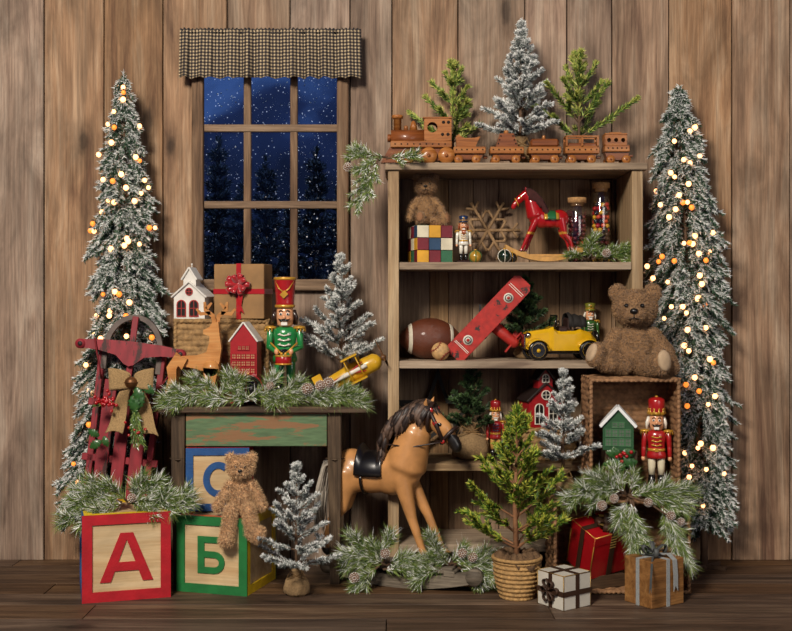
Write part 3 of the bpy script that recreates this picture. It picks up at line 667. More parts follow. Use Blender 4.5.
bear('curly tan teddy bear sitting on the green B block with its legs hanging', at(241, -.487, .2795), U(y), 62, ('#c49c70', '#dcb88a', '#a8835c'),
    [[((-16, -2, 46), 8), ((-26, -6, 30), 7.5), ((-36, -8, 14), 8)], [((16, -2, 46), 8), ((25, -6, 32), 7.5), ((33, -8, 14), 8)]],
    [[((-11, -8, 9), 9.5), ((-14, -28, 8), 9.5), ((-20, -31, -30), 10), ((-21, -35, -37), 9)], [((11, -8, 9), 9.5), ((14, -28, 8), 9.5), ((20, -32, -24), 10), ((27, -37, -29), 9)]], rz=R(4), nfur=24000, fl=5.2, padf=False)
bear('big worn brown teddy bear sitting on top of the upper wicker crate', at(635, -.405, .7625+.004), U(-.42), 90, ('#8c6a46', '#a27e56', '#6e5234'),
    [[((-20, -2, 44), 9), ((-30, -8, 26), 9.5), ((-26, -20, 14), 8.5)], [((20, -2, 44), 9), ((33, -4, 26), 9.5), ((40, -6, 9), 8)]],
    [[((-14, -6, 12), 12), ((-32, -18, 15), 11), ((-41, -26, 20), 9.5)], [((12, -6, 11), 12), ((20, -18, 11), 11), ((27, -26, 13), 10.5)]], rz=R(-14), nfur=34000, fl=1.9, headk=1.18, bodyk=1.12, pad='#b39a7c')
# ================================================================ rocking horses
def qx(x): return x if x > 10 else 10+(x-10)*.8
def horse_body(k, fancy=True):
    """faces +x; hoof level z=0, px units about 150 tall"""
    m = MB(k); B = lambda c, r, a=0: m.ball((qx(c[0]), c[1], c[2]), r, rot=Matrix.Rotation(a, 3, 'Y'))
    B((-48, 0, 88), (24, 19, 24), .05); B((-20, 0, 86), (28, 18, 20.5)); B((12, 0, 90), (30, 19, 25), -.25); B((28, 0, 100), (18, 16, 24), .3)
    for p, q, a, b in (((26, 0, 104), (33, 0, 128), 24, 18), ((33, 0, 128), (41, 0, 147), 18, 12), ((40, 0, 146), (48, 0, 150), 11, 11),
                       ((50, 0, 150), (66, 0, 137), 11, 8.5), ((66, 0, 137), (77, 0, 122), 8.5, 6.6), ((76, 0, 124), (79, 0, 118), 7.2, 6.2), ((54, 0, 143), (68, 0, 128), 8, 5),
                       ((22, 9, 86), (44, 11, 46), 11, 5.5), ((44, 11, 46), (60, 11, 10), 5.6, 4), ((60, 11, 10), (66, 11, 4), 4.2, 5.4),
                       ((22, -9, 86), (34, -12, 46), 12, 6), ((34, -12, 46), (47, -12, 10), 6, 4.2), ((47, -12, 10), (52, -12, 4), 4.5, 5.6),
                       ((-52, 9, 84), (-62, 11, 50), 14, 7), ((-62, 11, 50), (-78, 11, 36), 7, 5), ((-78, 11, 36), (-90, 11, 8), 5, 4), ((-90, 11, 8), (-86, 11, 4), 4.4, 5.4),
                       ((-52, -9, 84), (-58, -11, 50), 14.5, 7.5), ((-58, -11, 50), (-72, -11, 36), 7.5, 5.2), ((-72, -11, 36), (-82, -11, 8), 5.2, 4.2), ((-82, -11, 8), (-78, -11, 4), 4.6, 5.6)):
        m.cap((qx(p[0]), p[1], p[2]), (qx(q[0]), q[1], q[2]), a, b)
    for s in (-1, 1): m.lathe([(4.2, -2), (4.2, 5), (2.4, 11), (.5, 16)], (47, s*8, 156), 10, axis=(.3, s*.4, 1), sy=.7)
    for s in (-1, 1): m.ball((62, s*6.6, 141), (3, 1.6, 2.4))
    m.ball((79, 0, 120), (6.2, 5.8, 6))
    return m
hs = thing('rocking_horse', 'large tan wooden rocking horse with carved dark mane and black saddle, on the floor', 'rocking horse', at(397, -.37, 0), R(-20))
hu = U(-.36)*.955
TAN = M('horse_tan_paint', '#b98450', .38, vs=14, var=.25, coat=.25, spec=.4); BLK = M('horse_black_paint', '#15110f', .35, var=.2, coat=.3)
HX, HZ = -14, 27
mb = horse_body(hu); mb.T = Matrix(); me = blobs(mb, .0045, 26)
o = bpy.data.objects.new('body', me); COL.objects.link(o); o.parent = hs; o.location = (HX*hu, 0, HZ*hu); me.materials.append(TAN)
me.materials.append(BLK)
for p in me.polygons:
    p.use_smooth = True; c = p.center/hu
    if (c.x > 71 and c.z < 131.5 and c.z > 100) or c.z < 7.5: p.material_index = 1
HP = lambda *a: Vector((qx(a[0])+HX, a[1], a[2]+HZ))
m = MB(hu); rnd = random.Random(3)                      # mane: crest to withers, wavy locks on the near side
crest = [(54, 160), (46, 164), (36, 163), (25, 157), (15, 148), (7, 137), (2, 125), (-2, 113)]
for i in range(58):
    f = i/57*(len(crest)-1); j = min(int(f), len(crest)-2); q = f-j
    cx = crest[j][0]*(1-q)+crest[j+1][0]*q; cz = crest[j][1]*(1-q)+crest[j+1][1]*q
    for s in (-1, 1):
        L = rnd.uniform(22, 34)*(.62 if i < 12 else 1.0); dx = -L*(.5+.1*rnd.random()) if i < 40 else -L*.12; pts = [HP(cx, s*2, cz), HP(cx+dx*.3, s*(9.5+rnd.random()*3), cz-L*.3+2), HP(cx+dx*.65-1, s*(13+rnd.random()*4), cz-L*.68), HP(cx+dx*.8, s*(13.5+rnd.random()*5), cz-L*1.0)]
        m.tube(pts, [3, 3.8, 3.2, .9], 7, i % 2)
for i in range(14):                                     # forelock
    a = rnd.uniform(-4, 4); m.tube([HP(47, a, 159), HP(56, a*1.3, 157), HP(62+rnd.uniform(-2, 2), a*1.4, 149)], [2.2, 2, .5], 6, i % 2)
m.build('mane', [M('mane_dark_brown', '#241813', .5, vs=80, var=.4), M('mane_brown', '#5c483c', .5, vs=80, var=.4)], hs)
m = MB(hu)
for i in range(60):
    a, b = rnd.uniform(-3, 3), rnd.uniform(-3, 3); L = rnd.uniform(48, 78)
    m.tube([HP(-72, a*.6, 100+b), HP(-84+a, a, 94+b), HP(-92+a*1.6, a*1.5, 94-L*.45), HP(-94+a*2+rnd.uniform(-3, 3), b*2, 94-L)], [1.6, 1.5, 1.3, .2], 4, i % 2)
m.build('tail', [M('tail_grey', '#8d8478', .8, vs=60), M('tail_light', '#aca294', .8, vs=60)], hs)
m = MB(hu)                                              # saddle
def sad(a, b):
    th = (b-.5)*2*1.75; x = -33+32*a; r = 20.5+1.6*math.sin(a*PI)+.6; zc = 86+4
    lip = 6*max(0, (a-.82)/.18)+9*max(0, (.22-a)/.22); return HP(x+4*abs(th)*(a-.5), r*math.sin(th), zc+(r-1.5)*math.cos(th)*(1.0 if abs(th) < 1.2 else 1.0)+lip*max(0, math.cos(th)))
m.grid(sad, 22, 30)
m.build('saddle', M('saddle_leather', '#100e10', .3, vs=30, coat=.5), hs).modifiers.new('t', 'SOLIDIFY').thickness = .007
m = MB(hu)
m.tube([HP(-27, 20.5*math.sin(a), 86+21*math.cos(a)) for a in [PI*.5+i*PI/16 for i in range(17)]], 1.6, 6, flat=.5)
m.build('girth_strap', MATS['saddle_leather'], hs)
m = MB(hu); LB_ = lambda c, ax, ra, rb: [Vector(c)+(ax[0]*math.cos(a)*ra+ax[1]*math.sin(a)*rb) for a in [i*PI/10 for i in range(21)]]
m.tube(LB_(HP(71, 0, 130), (Vector((0, 1, 0)), Vector((.7, 0, .75)).normalized()), 9.4, 11.3), 2.1, 8)
m.tube(LB_(HP(52, 0, 148), (Vector((0, 1, 0)), Vector((.15, 0, 1)).normalized()), 12.6, 14.5), 2.2, 8)
for s in (-1, 1): m.tube([HP(53, s*10.5, 156), HP(60, s*10.6, 142), HP(67, s*9.2, 124)], 2.1, 8); m.tube([HP(67, s*9.2, 124), HP(56, s*12, 122), HP(34, s*17.5, 118), HP(10, s*17, 120), HP(-8, s*9, 114)], .8, 5)
m.build('bridle', M('bridle_leather', '#2a1a14', .45), hs)
for s in (-1, 1):
    m = MB(hu); m.ball(HP(59, s*11.6, 143), (2.6, 1, 2.6), 0, 10, 8); m.ball(HP(67, s*9.8, 124.5), (2.4, 1.4, 2.4), 0, 10, 8); m.ball(HP(54, s*10.8, 156), (3.4, 1.4, 3), 0, 10, 8); m.build('rosette', M('rosette_red', '#a3201c', .3, coat=.5), hs)
    m = MB(hu); m.ball(HP(63, s*8.2, 141.5), (2.6, 1.3, 2.0), 0, 10, 8); m.build('eye', MATS['eye_black'], hs)
ROCK = wood('rocker_wood', '#4e463c', '#7a6f60', '#978b78', 'X', 3, .7, knots=False)
for s in (-1, 1):
    m = MB(hu); n = 30
    top = [(-78+160*i/n, 13+26*((i/n-.5)*2)**2*.42+0) for i in range(n+1)]
    m.prism([(x+6, z-13) for x, z in top]+[(x+6, z-.5) for x, z in top[::-1]], s*13-4, s*13+4)
    for e in (0, n): m.cyl((top[e][0]+6, s*13-4.6, top[e][1]-7), (top[e][0]+6, s*13+4.6, top[e][1]-7), 8.5, seg=18)
    m.build('rocker', ROCK, hs)
m = MB(hu)
for x in (-55, 62): m.box((x, 0, 15+10*((x-12)/88)**2), (12, 36, 6), bev=1)
m.box((-2, 0, 21.0), (134, 30, 7), bev=1)
m.build('cross_bar', ROCK, hs)
# toy rocking horse
th = thing('toy_rocking_horse', 'small glossy red toy rocking horse with green saddle on the top shelf', 'toy horse', at(545, -.2, 1.181))
k = U(-.2)*.40; th.rotation_euler[2] = R(180); mb = horse_body(k); me = blobs(mb, .0026, 3)
RED = M('toy_red_gloss', '#9e1418', .2, var=.08, coat=.8); GOLD = M('toy_gold', '#c49232', .3, var=.15, metal=.3, coat=.4); GRN = M('toy_green', '#1f5a33', .3, coat=.6); WHT = M('toy_white', '#d9d4c6', .4, var=.06, coat=.4)
me.materials.append(RED); me.materials.append(M('toy_black_gloss', '#12100f', .25, var=0, coat=.6)); me.materials.append(GOLD); BLKG = MATS['toy_black_gloss']
for p in me.polygons:
    p.use_smooth = True; c = p.center/k
    if c.z < 9: p.material_index = 1
    elif 50 < c.z < 56 and abs(c.y) > 3: p.material_index = 2
o = bpy.data.objects.new('body', me); COL.objects.link(o); o.parent = th; o.location = (0, 0, 22*k)
m = MB(k); f_ = lambda x, yy, z: (qx(x), yy, z+22); rnd = random.Random(5)
for i in range(40):
    q = i/39; cx, cz = 54-50*q, 162-50*q**1.6
    for s in (-1, 1): m.tube([f_(cx, s, cz+3), f_(cx-9, s*9, cz-1), f_(cx-16, s*13, cz-12-rnd.random()*8), f_(cx-12, s*16, cz-20-rnd.random()*8)], [5, 6, 5, 1.4], 6)
m.build('mane', M('toy_mane_maroon', '#3a1512', .9, vs=90), th)
m = MB(k)
for i in range(24):
    a, b = rnd.uniform(-4, 4), rnd.uniform(-4, 4); m.tube([f_(-70, a*.5, 104+b), f_(-88+a, a, 104+b), f_(-98+a, b, 78), f_(-96+a*2, b*2, 48)], [2.4, 3, 2.6, .8], 5)
m.build('tail', MATS['toy_mane_maroon'], th)
for w_, zz, mt, nm in ((46, 23, GOLD, 'saddle_blanket'), (26, 25.5, GRN, 'saddle')):
    m = MB(k); m.grid(lambda a, b: f_(-20-w_/2+w_*a, zz*math.sin((b-.5)*3.0), 84+zz*math.cos((b-.5)*3.0)), 8, 18); m.build(nm, mt, th).modifiers.new('t', 'SOLIDIFY').thickness = .003
m = MB(k)
for s in (-1, 1):
    top = [(-105+205*i/24, 4+30*((i/24-.5)*2)**2) for i in range(25)]; m.prism([(x, z) for x, z in top]+[(x, z+12) for x, z in top[::-1]], s*12-5, s*12+5)
for x in (-80, 55): m.box((x, 0, 4+30*(x/103)**2+12), (14, 30, 7))
m.box((-4, 0, 19.5), (120, 22, 5))
m.build('rocker', M('toy_rocker_ochre', '#b98a48', .4, vs=60, coat=.4), th)
m = MB(k)
for s in (-1, 1): m.ball(f_(62, s*8.6, 142), (2.8, 1.5, 2.6), 0, 8, 6)
m.tube([f_(71+8*math.sin(a)*.6, 9*math.cos(a), 130+10*math.sin(a)) for a in [i*PI/8 for i in range(17)]], 1.6, 5)
m.build('bridle', GOLD, th)
# ================================================================ nutcrackers
def nutcracker(label, loc, u, H, c, hat='crown', rz=0, hair='#e4ddd0', drum=False, base=True, beard=None):
    """c: coat, trousers, hat, trim ; ~100 px tall, scaled"""
    t = thing('nutcracker', label, 'nutcracker', loc, rz); k = u*H/100
    G = lambda n, col: M('nut_'+n+'_'+col.strip('#'), col, .28, var=.1, vs=40, coat=.7)
    coat, trou, hatm, trim = (G('paint', x) for x in c); skin = G('skin', '#d99c72'); gold = GOLD; z = 0
    if base: m = MB(k); m.box((0, 0, 2), (24, 18, 4), bev=.8); m.box((0, 0, 4.4), (20, 14, 1), bev=.4); m.build('base', G('base', '#1d3a25' if c[0] == '#1f7a3c' else '#2a1512'), t); z = 4.9
    for s in (-1, 1):
        m = MB(k); m.lathe([(3.6, 0), (3.7, 6), (3.2, 12)], (s*4.6, 0, z), 14); m.ball((s*4.6, -3, z+1.8), (3.4, 5, 1.9)); m.build('boot', BLKG, t)
        m = MB(k); m.lathe([(3.1, 0), (3.6, 8), (3.9, 18), (3.2, 19)], (s*4.6, 0, z+12), 14); m.build('leg', trou, t)
    m = MB(k); m.lathe([(7.5, 0), (9.8, .5), (9.6, 4), (8.0, 8), (8.6, 16), (9.6, 22), (9.2, 26), (5, 28)], (0, 0, z+28), 20, sy=.72); m.build('torso', coat, t)
    m = MB(k); m.lathe([(8.4, 0), (8.7, .3), (8.7, 2.3), (8.4, 2.6)], (0, 0, z+35.5), 20, sy=.76)
    m.box((0, -6.8, z+36.8), (3.4, 1, 3.4)); m.build('belt', gold if not drum else BLKG, t)
    m = MB(k)
    for i in range(3): 
        m.tube([(-5, -6.3-.2*i, z+42+i*4), (0, -7.4, z+41+i*4), (5, -6.3-.2*i, z+42+i*4)], .6, 5)
        for s in (-1, 1): m.ball((s*3.4, -6.9, z+42+i*4), 1.0, 0, 8, 6)
    m.build('coat_braid', trim, t)
    for s in (-1, 1):
        m = MB(k); m.cap((s*11.6, 0, z+52), (s*12.4, -1, z+40), 2.9, 2.5)
        if drum: m.cap((s*12.4, -1, z+40), (s*6.5, -8.5, z+37), 2.5, 2.1)
        else: m.cap((s*12.4, -1, z+40), (s*12.8, -1.5, z+31), 2.5, 2.2)
        m.build('arm', coat, t)
        m = MB(k); hp = (s*5.6, -9.8, z+36.6) if drum else (s*12.9, -1.7, z+28)
        m.ball(hp, (2.1, 2.2, 2.6), 0, 10, 8); m.build('hand', skin, t)
        m = MB(k); m.lathe([(2, 0), (5, .3), (4.6, 1.8), (1, 2.6)], (s*11.4, 0, z+54.3), 14, sy=.9)
        for a in range(10): m.cyl((s*11.4+4.4*math.cos(a*PI/5), 4*math.sin(a*PI/5), z+54.6), (s*11.4+4.9*math.cos(a*PI/5), 4.4*math.sin(a*PI/5), z+52), .5, seg=5)
        m.build('epaulette', gold, t)
    m = MB(k); m.lathe([(4, 0), (6.2, 2), (6.8, 7), (6.8, 13), (6.2, 16)], (0, 0, z+55.5), 18, sy=.9); m.ball((0, -6.8, z+63.5), (1.3, 1.8, 1.8), 0, 10, 8); m.build('head', skin, t)
    for s in (-1, 1):
        m = MB(k); m.ball((s*2.7, -5.7, z+66), (1.5, .8, 1.2), 0, 8, 6); m.build('eye', G('eye', '#eeeae0'), t)
        m = MB(k); m.ball((s*2.7, -6.4, z+66), (.7, .4, .8), 0, 8, 6); m.tube([(s*1.2, -6.5, z+68.2), (s*2.8, -6.5, z+69), (s*4.2, -5.6, z+68)], .45, 5); m.build('pupil_and_brow', BLKG, t)
    m = MB(k)
    for s in (-1, 1): m.tube([(0, -7.4, z+61.6), (s*2.6, -7.4, z+60.9), (s*4.8, -6, z+62.4)], [1.1, 1, .3], 6)
    m.build('moustache', BLKG if drum or hair == '#e9e2d4' else G('hair', hair), t)
    m = MB(k); m.box((0, -6.6, z+58.3), (5, 1.6, 2.6), bev=.3); m.build('mouth', G('eye', '#eeeae0'), t)
    m = MB(k); rnd = random.Random(9); bc = beard or hair
    for i in range(46):
        a = rnd.uniform(-.1, PI+.1); r = 6.6+rnd.random(); x, yy = r*math.cos(a), r*.9*math.sin(a)
        m.tube([(x, yy, z+69), (x*1.25, yy*1.2, z+63), (x*1.3, yy*1.2, z+57+rnd.random()*3)], [1.5, 1.7, .6], 5)
    m.build('hair', G('hair', hair), t)
    if beard:
        m = MB(k)
        for i in range(14): x = -3.2+i*.5; m.tube([(x, -6.6, z+57), (x*.9, -8, z+52), (x*.5, -7.6, z+46+abs(x))], [1.1, 1.2, .4], 5)
        m.build('beard', G('hair', beard), t)
    m = MB(k)
    if hat == 'crown':
        m.lathe([(6.9, 0), (7.6, 1), (8.2, 14), (7.4, 16), (4, 17.5), (1, 18)], (0, 0, z+71), 20); m.build('hat', hatm, t)
        m = MB(k)
        for a in range(10):
            an = a*PI/5; m.ball((7.6*math.cos(an), 7.6*math.sin(an), z+77), 1.1, 0, 8, 6); m.lathe([(2.2, 0), (1.2, 3), (.2, 6)], (7.5*math.cos(an), 7.5*math.sin(an), z+72), 5, sy=.9)
        m.lathe([(7.7, 0), (8.1, .4), (8.1, 2.6), (7.8, 3)], (0, 0, z+71), 20); m.ball((0, 0, z+88.6), 1.8, 0, 8, 6)
    elif hat == 'tall':
        m.lathe([(6.9, 0), (7.5, 1), (7.2, 4), (7.6, 10), (8.6, 22), (8.8, 24), (3, 24.5)], (0, 0, z+71), 20); m.build('hat', hatm, t)
        m = MB(k)
        for zz, r in ((21.8, 9.1),): m.lathe([(r-.6, 0), (r, .4), (r, 2), (r-.6, 2.4)], (0, 0, z+71+zz), 20)
        for s in (-1, 1): m.tube([(s*7, -4, z+92), (s*4, -7.6, z+86), (0, -8.4, z+83), ], .6, 5)
        m.box((0, -8.2, z+81.5), (4.4, 1.4, 5), ry=.78)
    else:
        m.lathe([(6.9, 0), (8.6, 1), (8.8, 2.2), (7, 2.8), (7.6, 6), (9, 12), (3, 13.5)], (0, 0, z+71), 20); m.ball((0, -8, z+72), (5.5, 4, .9), 0, 12, 6); m.build('hat', hatm, t)
        m = MB(k); m.lathe([(7.5, 0), (7.8, 1.4)], (0, 0, z+74.5), 20); m.ball((0, -8.4, z+79), 1.8, 0, 8, 6)
    m.build('hat_trim', gold, t)
    if hat == 'tall': m = MB(k); m.lathe([(7.6, 0), (8.2, .4), (8.2, 2), (7.6, 2.4)], (0, 0, z+71), 20); m.build('hat_band', gold, t)
    if drum:
        m = MB(k); m.lathe([(6, 0), (6.4, .3), (6.4, 7), (6, 7.4)], (0, -12, z+26.5), 20); m.build('drum', G('drum', '#a31a1c'), t)
        m = MB(k)
        for zz in (0, 6.3): m.lathe([(6.5, 0), (6.9, .2), (6.9, 1.1), (6.5, 1.3)], (0, -12, z+26.4+zz), 20)
        m.build('drum_rim', gold, t)
        for s in (-1, 1): m = MB(k); m.cyl((s*10.5, -8, z+43.5), (s*1.5, -12.4, z+35), .7, seg=6); m.ball((s*1.5, -12.4, z+35), 1.2, 0, 8, 6); m.build('drumstick', gold, t)
    return t
nutcracker('small white and blue nutcracker with orange beard on the top shelf', at(463.5, -.235, 1.181), U(-.235), 53, ('#d8d3c4', '#d8d3c4', '#1c2f52', '#c49232'), 'cap', hair='#8a4420', beard='#8a4420')
nutcracker('slim green nutcracker behind the yellow toy car on the middle shelf', at(590, -.09, .813), U(-.09), 62, ('#2e5a26', '#3c7a2c', '#7a7a2a', '#d8d3c4'), 'cap', hair='#d8d3c4')
nutcracker('small nutcracker in red coat and red crown hat on the lower shelf', at(495.5, -.22, .432), U(-.22), 64, ('#8e1a1c', '#b98a48', '#8e1a1c', '#223a66'), 'crown', hair='#cfcac0')
nutcracker('large red-coated nutcracker with white hair standing in the upper wicker crate', at(656.5, -.428, .347), U(-.43), 101, ('#a31a1c', '#d9cdb0', '#a31a1c', '#c49232'), 'crown', hair='#e9e2d4', rz=R(-12))
nutcracker('large green drummer nutcracker with tall red hat on the side table', at(285, -.275, TZ), U(-.275), 126, ('#1f7a3c', '#1f7a3c', '#9e1a1c', '#d8d3c4'), 'tall', hair='#2a1a14', drum=True)
# ================================================================ alphabet blocks
PLY = wood('birch_ply', '#b89468', '#cdb084', '#dcc39a', 'X', 2.0, .6, knots=False, streak=.15, bump=.1)
def paint(n, c): return M('paint_'+n, c, .5, var=.15, vs=25, bump=.25, bs=140)
PRED, PGRN, PYEL, PBLU, PORA = paint('red', '#a81420'), paint('green', '#1d6b35'), paint('yellow', '#dcb81c'), paint('blue', '#1c4a80'), paint('orange', '#c2541c')
def letter_poly(ch):
    """outlines in a 0..1 box, list of rings (solid polygons)"""
    if ch == 'A': return [[(0, 0), (.2, 0), (.5, .86), (.8, 0), (1, 0), (.62, 1), (.38, 1)], [(.22, .22), (.78, .22), (.72, .4), (.28, .4)]]
    if ch == 'B': # five-shape: Cyrillic Be as on the block
        bowl = []; 
        for i in range(9): a = PI/2-i*PI/8; bowl.append((.58+.38*math.cos(a), .3+.3*math.sin(a)))
        inner = [(.58+.18*math.cos(PI/2-i*PI/8), .3+.13*math.sin(PI/2-i*PI/8)) for i in range(9)]
        return [[(0, 0), (.24, 0), (.24, 1), (0, 1)], [(.2, .83), (.86, .83), (.86, 1), (.2, 1)], [(.2, .6)]+bowl+[(.2, 0), (.2, .17)]+inner[::-1]+[(.2, .43)]]
    out = [(.52+.48*math.cos(a), .5+.5*math.sin(a)) for a in [R(50)+i*R(260)/20 for i in range(21)]]
    inn = [(.52+.27*math.cos(a), .5+.31*math.sin(a)) for a in [R(50)+i*R(260)/20 for i in range(21)]]
    return [out+inn[::-1]]
def block(label, loc, rz, a, faces, ch, lett_size=(.46, .5), rim=None, top=None):
    """faces: (front frame, side frame, top frame materials)"""
    t = thing('alphabet_block', label, 'toy block', loc, rz); h = a/2
    m = MB(); m.box((0, 0, h), (a-.012, a-.012, a-.012)); m.build('core', PLY, t)
    b = a*.115
    dirs = {'front': Matrix.Identity(3), 'right': Matrix.Rotation(PI/2, 3, 'Z'), 'left': Matrix.Rotation(-PI/2, 3, 'Z'), 'back': Matrix.Rotation(PI, 3, 'Z'), 'top': Matrix.Rotation(-PI/2, 3, 'X')}
    for nm, mt in faces.items():
        m = MB(); m.T = Matrix.Translation((0, 0, h)) @ dirs[nm].to_4x4()
        o = [(-h, -h), (h, -h), (h, h), (-h, h)]; i_ = [(-h+b, -h+b), (h-b, -h+b), (h-b, h-b), (-h+b, h-b)]
        k = .0065 if nm in ('front', 'back') else .0063
        if nm == 'top': o = [(x*.958, z*.958) for x, z in o]
        if nm in ('left', 'right'): o = [(x*.958, z) for x, z in o]
        m.ring(o, i_, -h, -h+k); m.build('painted_frame', mt, t)
        if nm == 'front':
            m = MB(); m.T = Matrix.Translation((0, 0, h)) @ dirs[nm].to_4x4(); w, q = lett_size[0]*a, lett_size[1]*a
            for i, poly in enumerate(letter_poly(ch if nm == 'front' else 'C')): m.prism([((x-.5)*w, (z-.5)*q) for x, z in poly], -h+.0015-.0002*i, -h+.008)
            m.build('painted_letter', mt if nm == 'front' else mt, t)
    return t
c30 = R(17.2); p0 = Vector((-1.075, -.65, 0)); a = .300; ex = Vector((math.cos(c30), math.sin(c30), 0)); ey = Vector((-ex.y, ex.x, 0))
blockA = block('large wooden alphabet block with red frame and red letter A at lower left', p0+ex*a/2+ey*a/2, c30, a, {'front': PRED, 'right': PGRN, 'left': PBLU, 'back': PRED, 'top': PYEL}, 'A', (.60, .56))
cb = R(-16); a = .272; ex = Vector((math.cos(cb), math.sin(cb), 0)); ey = Vector((-ex.y, ex.x, 0)); p0 = Vector((-.523, -.555, 0))
block('large wooden alphabet block with green frame, the one the tan bear sits on', p0-ex*a/2+ey*a/2, cb, a, {'front': PGRN, 'right': PYEL, 'left': PBLU, 'back': PGRN, 'top': PORA}, 'B', (.40, .48))
a = .229; block('blue-framed wooden alphabet block stacked behind the tan bear under the table', (-.655, -.295, .2725), R(3), a, {'front': PBLU, 'right': PRED, 'left': PORA, 'back': PBLU, 'top': PRED}, 'C', (.5, .56))
# ================================================================ patchwork cube
cu = thing('patchwork_cube', 'wooden cube painted in a grid of cream, mustard, maroon, navy and green squares', 'toy block', at(430, -.20, 1.181), R(14))
q = CUBEH/3; cm = [paint('cream', '#d2c9ae'), paint('mustard', '#d19a2a'), paint('maroon', '#6e1a26'), paint('navy', '#23405e'), paint('leaf', '#2c6344')]
m = MB(); m.box((0, 0, CUBEH/2), (CUBEH-.008, CUBEH-.008, CUBEH-.008)); m.build('core', MATS['wall_backing'], cu)
fr = [[1, 2, 4], [2, 3, 0], [0, 1, 2]]; sd = [[2, 4, 1], [1, 0, 2], [3, 2, 0]]
for i in range(3):
    for j in range(3):
        z = q*(i+.5)
        for (cx, cy, d, g) in ((q*(j-1), -CUBEH/2+.002, (q-.002, .004, q-.002), fr), (q*(j-1), CUBEH/2-.002, (q-.002, .004, q-.002), sd), (-CUBEH/2+.002, q*(j-1), (.004, q-.002, q-.002), sd), (CUBEH/2-.002, q*(j-1), (.004, q-.002, q-.002), fr)):
            m = MB(); m.box((cx, cy, z), d, bev=.0008); m.build('painted_square', cm[g[i][j]], cu)
        m = MB(); m.box((q*(j-1), q*(i-1), CUBEH-.002), (q-.002, q-.002, .004), bev=.0008); m.build('painted_square', cm[sd[i][(j+1) % 3]], cu)
# ================================================================ woven crates
WICK = M('wicker_brown', '#8a6544', .75, var=.4, vs=60, bump=.6, bs=300); WICKG = M('wicker_golden', '#94744a', .8, var=.4, vs=60, bump=.6, bs=300)
def weave(m, o, uv, vv, nrm, w, h, row=.021, col=.05, amp=.008):
    """closed slab with over-under weave relief on both sides"""
    o, uv, vv, nrm = (Vector(x) for x in (o, uv, vv, nrm)); nu = int(w/.006); nv = int(h/.0035)
    for sg in (1, -1):
        def fn(a, b):
            r = b*h/row; ri = int(r); pz = abs(math.sin(PI*r))**.6; wv = .5+.5*math.cos(PI*a*w/col+PI*(ri % 2)); d = amp*(.35+.65*wv)*pz
            return o+uv*(a*w)+vv*(b*h)+nrm*sg*d
        m.grid(fn, nu, nv) if sg == 1 else m.grid(lambda a, b: fn(1-a, b), nu, nv)
def braid(m, p, q, r):
    p, q = Vector(p), Vector(q); n = max(2, int((q-p).length/(r*2.2)))
    m.tube([p, q], r*.8, 8)
    for i in range(n):
        c = p.lerp(q, (i+.5)/n); d = (q-p).normalized(); ax = d.orthogonal().normalized(); dd = (d+ax*.6).normalized()
        m.ball(c, (r*.95, r*.95, r*1.5), 0, 8, 6, rot=Vector((0, 0, 1)).rotation_difference(dd).to_matrix())
def crate(label, x0, x1, yf, yb, z0, z1, mat, openf=True, name='wicker_crate'):
    """box with woven walls; open to the front"""
    W, Dp, H = x1-x0, yb-yf, z1-z0; t = thing(name, label, 'basket', ((x0+x1)/2, (yf+yb)/2, z0)); T = .0045
    m = MB(); weave(m, (-W/2, Dp/2-T, 0), (1, 0, 0), (0, 0, 1), (0, -1, 0), W, H); m.build('back_wall', mat, t)
    for s, sx in ((-1, -W/2+T), (1, W/2-T)): m = MB(); weave(m, (sx, -Dp/2, 0), (0, 1, 0), (0, 0, 1), (1, 0, 0), Dp, H); m.build('side_wall', mat, t)
    m = MB(); weave(m, (-W/2, -Dp/2, T), (1, 0, 0), (0, 1, 0), (0, 0, -1), W, Dp); m.build('bottom_wall', mat, t)
    m = MB(); weave(m, (-W/2, -Dp/2, H-T), (1, 0, 0), (0, 1, 0), (0, 0, -1), W, Dp); m.build('top_wall', mat, t)
    if not openf: m = MB(); weave(m, (-W/2, -Dp/2+T, 0), (1, 0, 0), (0, 0, 1), (0, -1, 0), W, H); m.build('front_wall', mat, t)
    m = MB(); r = .0075
    P = [(-W/2+r, -Dp/2, r), (W/2-r, -Dp/2, r), (W/2-r, -Dp/2, H-r), (-W/2+r, -Dp/2, H-r)]
    for i in range(4): braid(m, P[i], P[(i+1) % 4], r)
    m.build('braided_rim', mat, t); return t
y = -.53
crate('lower brown wicker crate lying on its side on the floor with gifts inside', at(553, y, 0).x, at(691, y, 0).x, y, -.335, .003, .334, WICK)
crate('upper brown wicker crate standing on end and holding the nutcracker and green house', at(589, -.5, 0).x, at(681, -.5, 0).x, -.5, -.335, .336, .762, WICK)
crate('wide woven seagrass box at the back of the side table under the white church', -.85, -.485, -.20, -.055, TZ, .966, WICKG, False, 'seagrass_box')
crate('low woven seagrass box on the lower shelf under the red schoolhouse', at(514, -.26, 0).x, at(577, -.26, 0).x, -.26, -.09, .4325, .555, WICKG, False, 'seagrass_box')
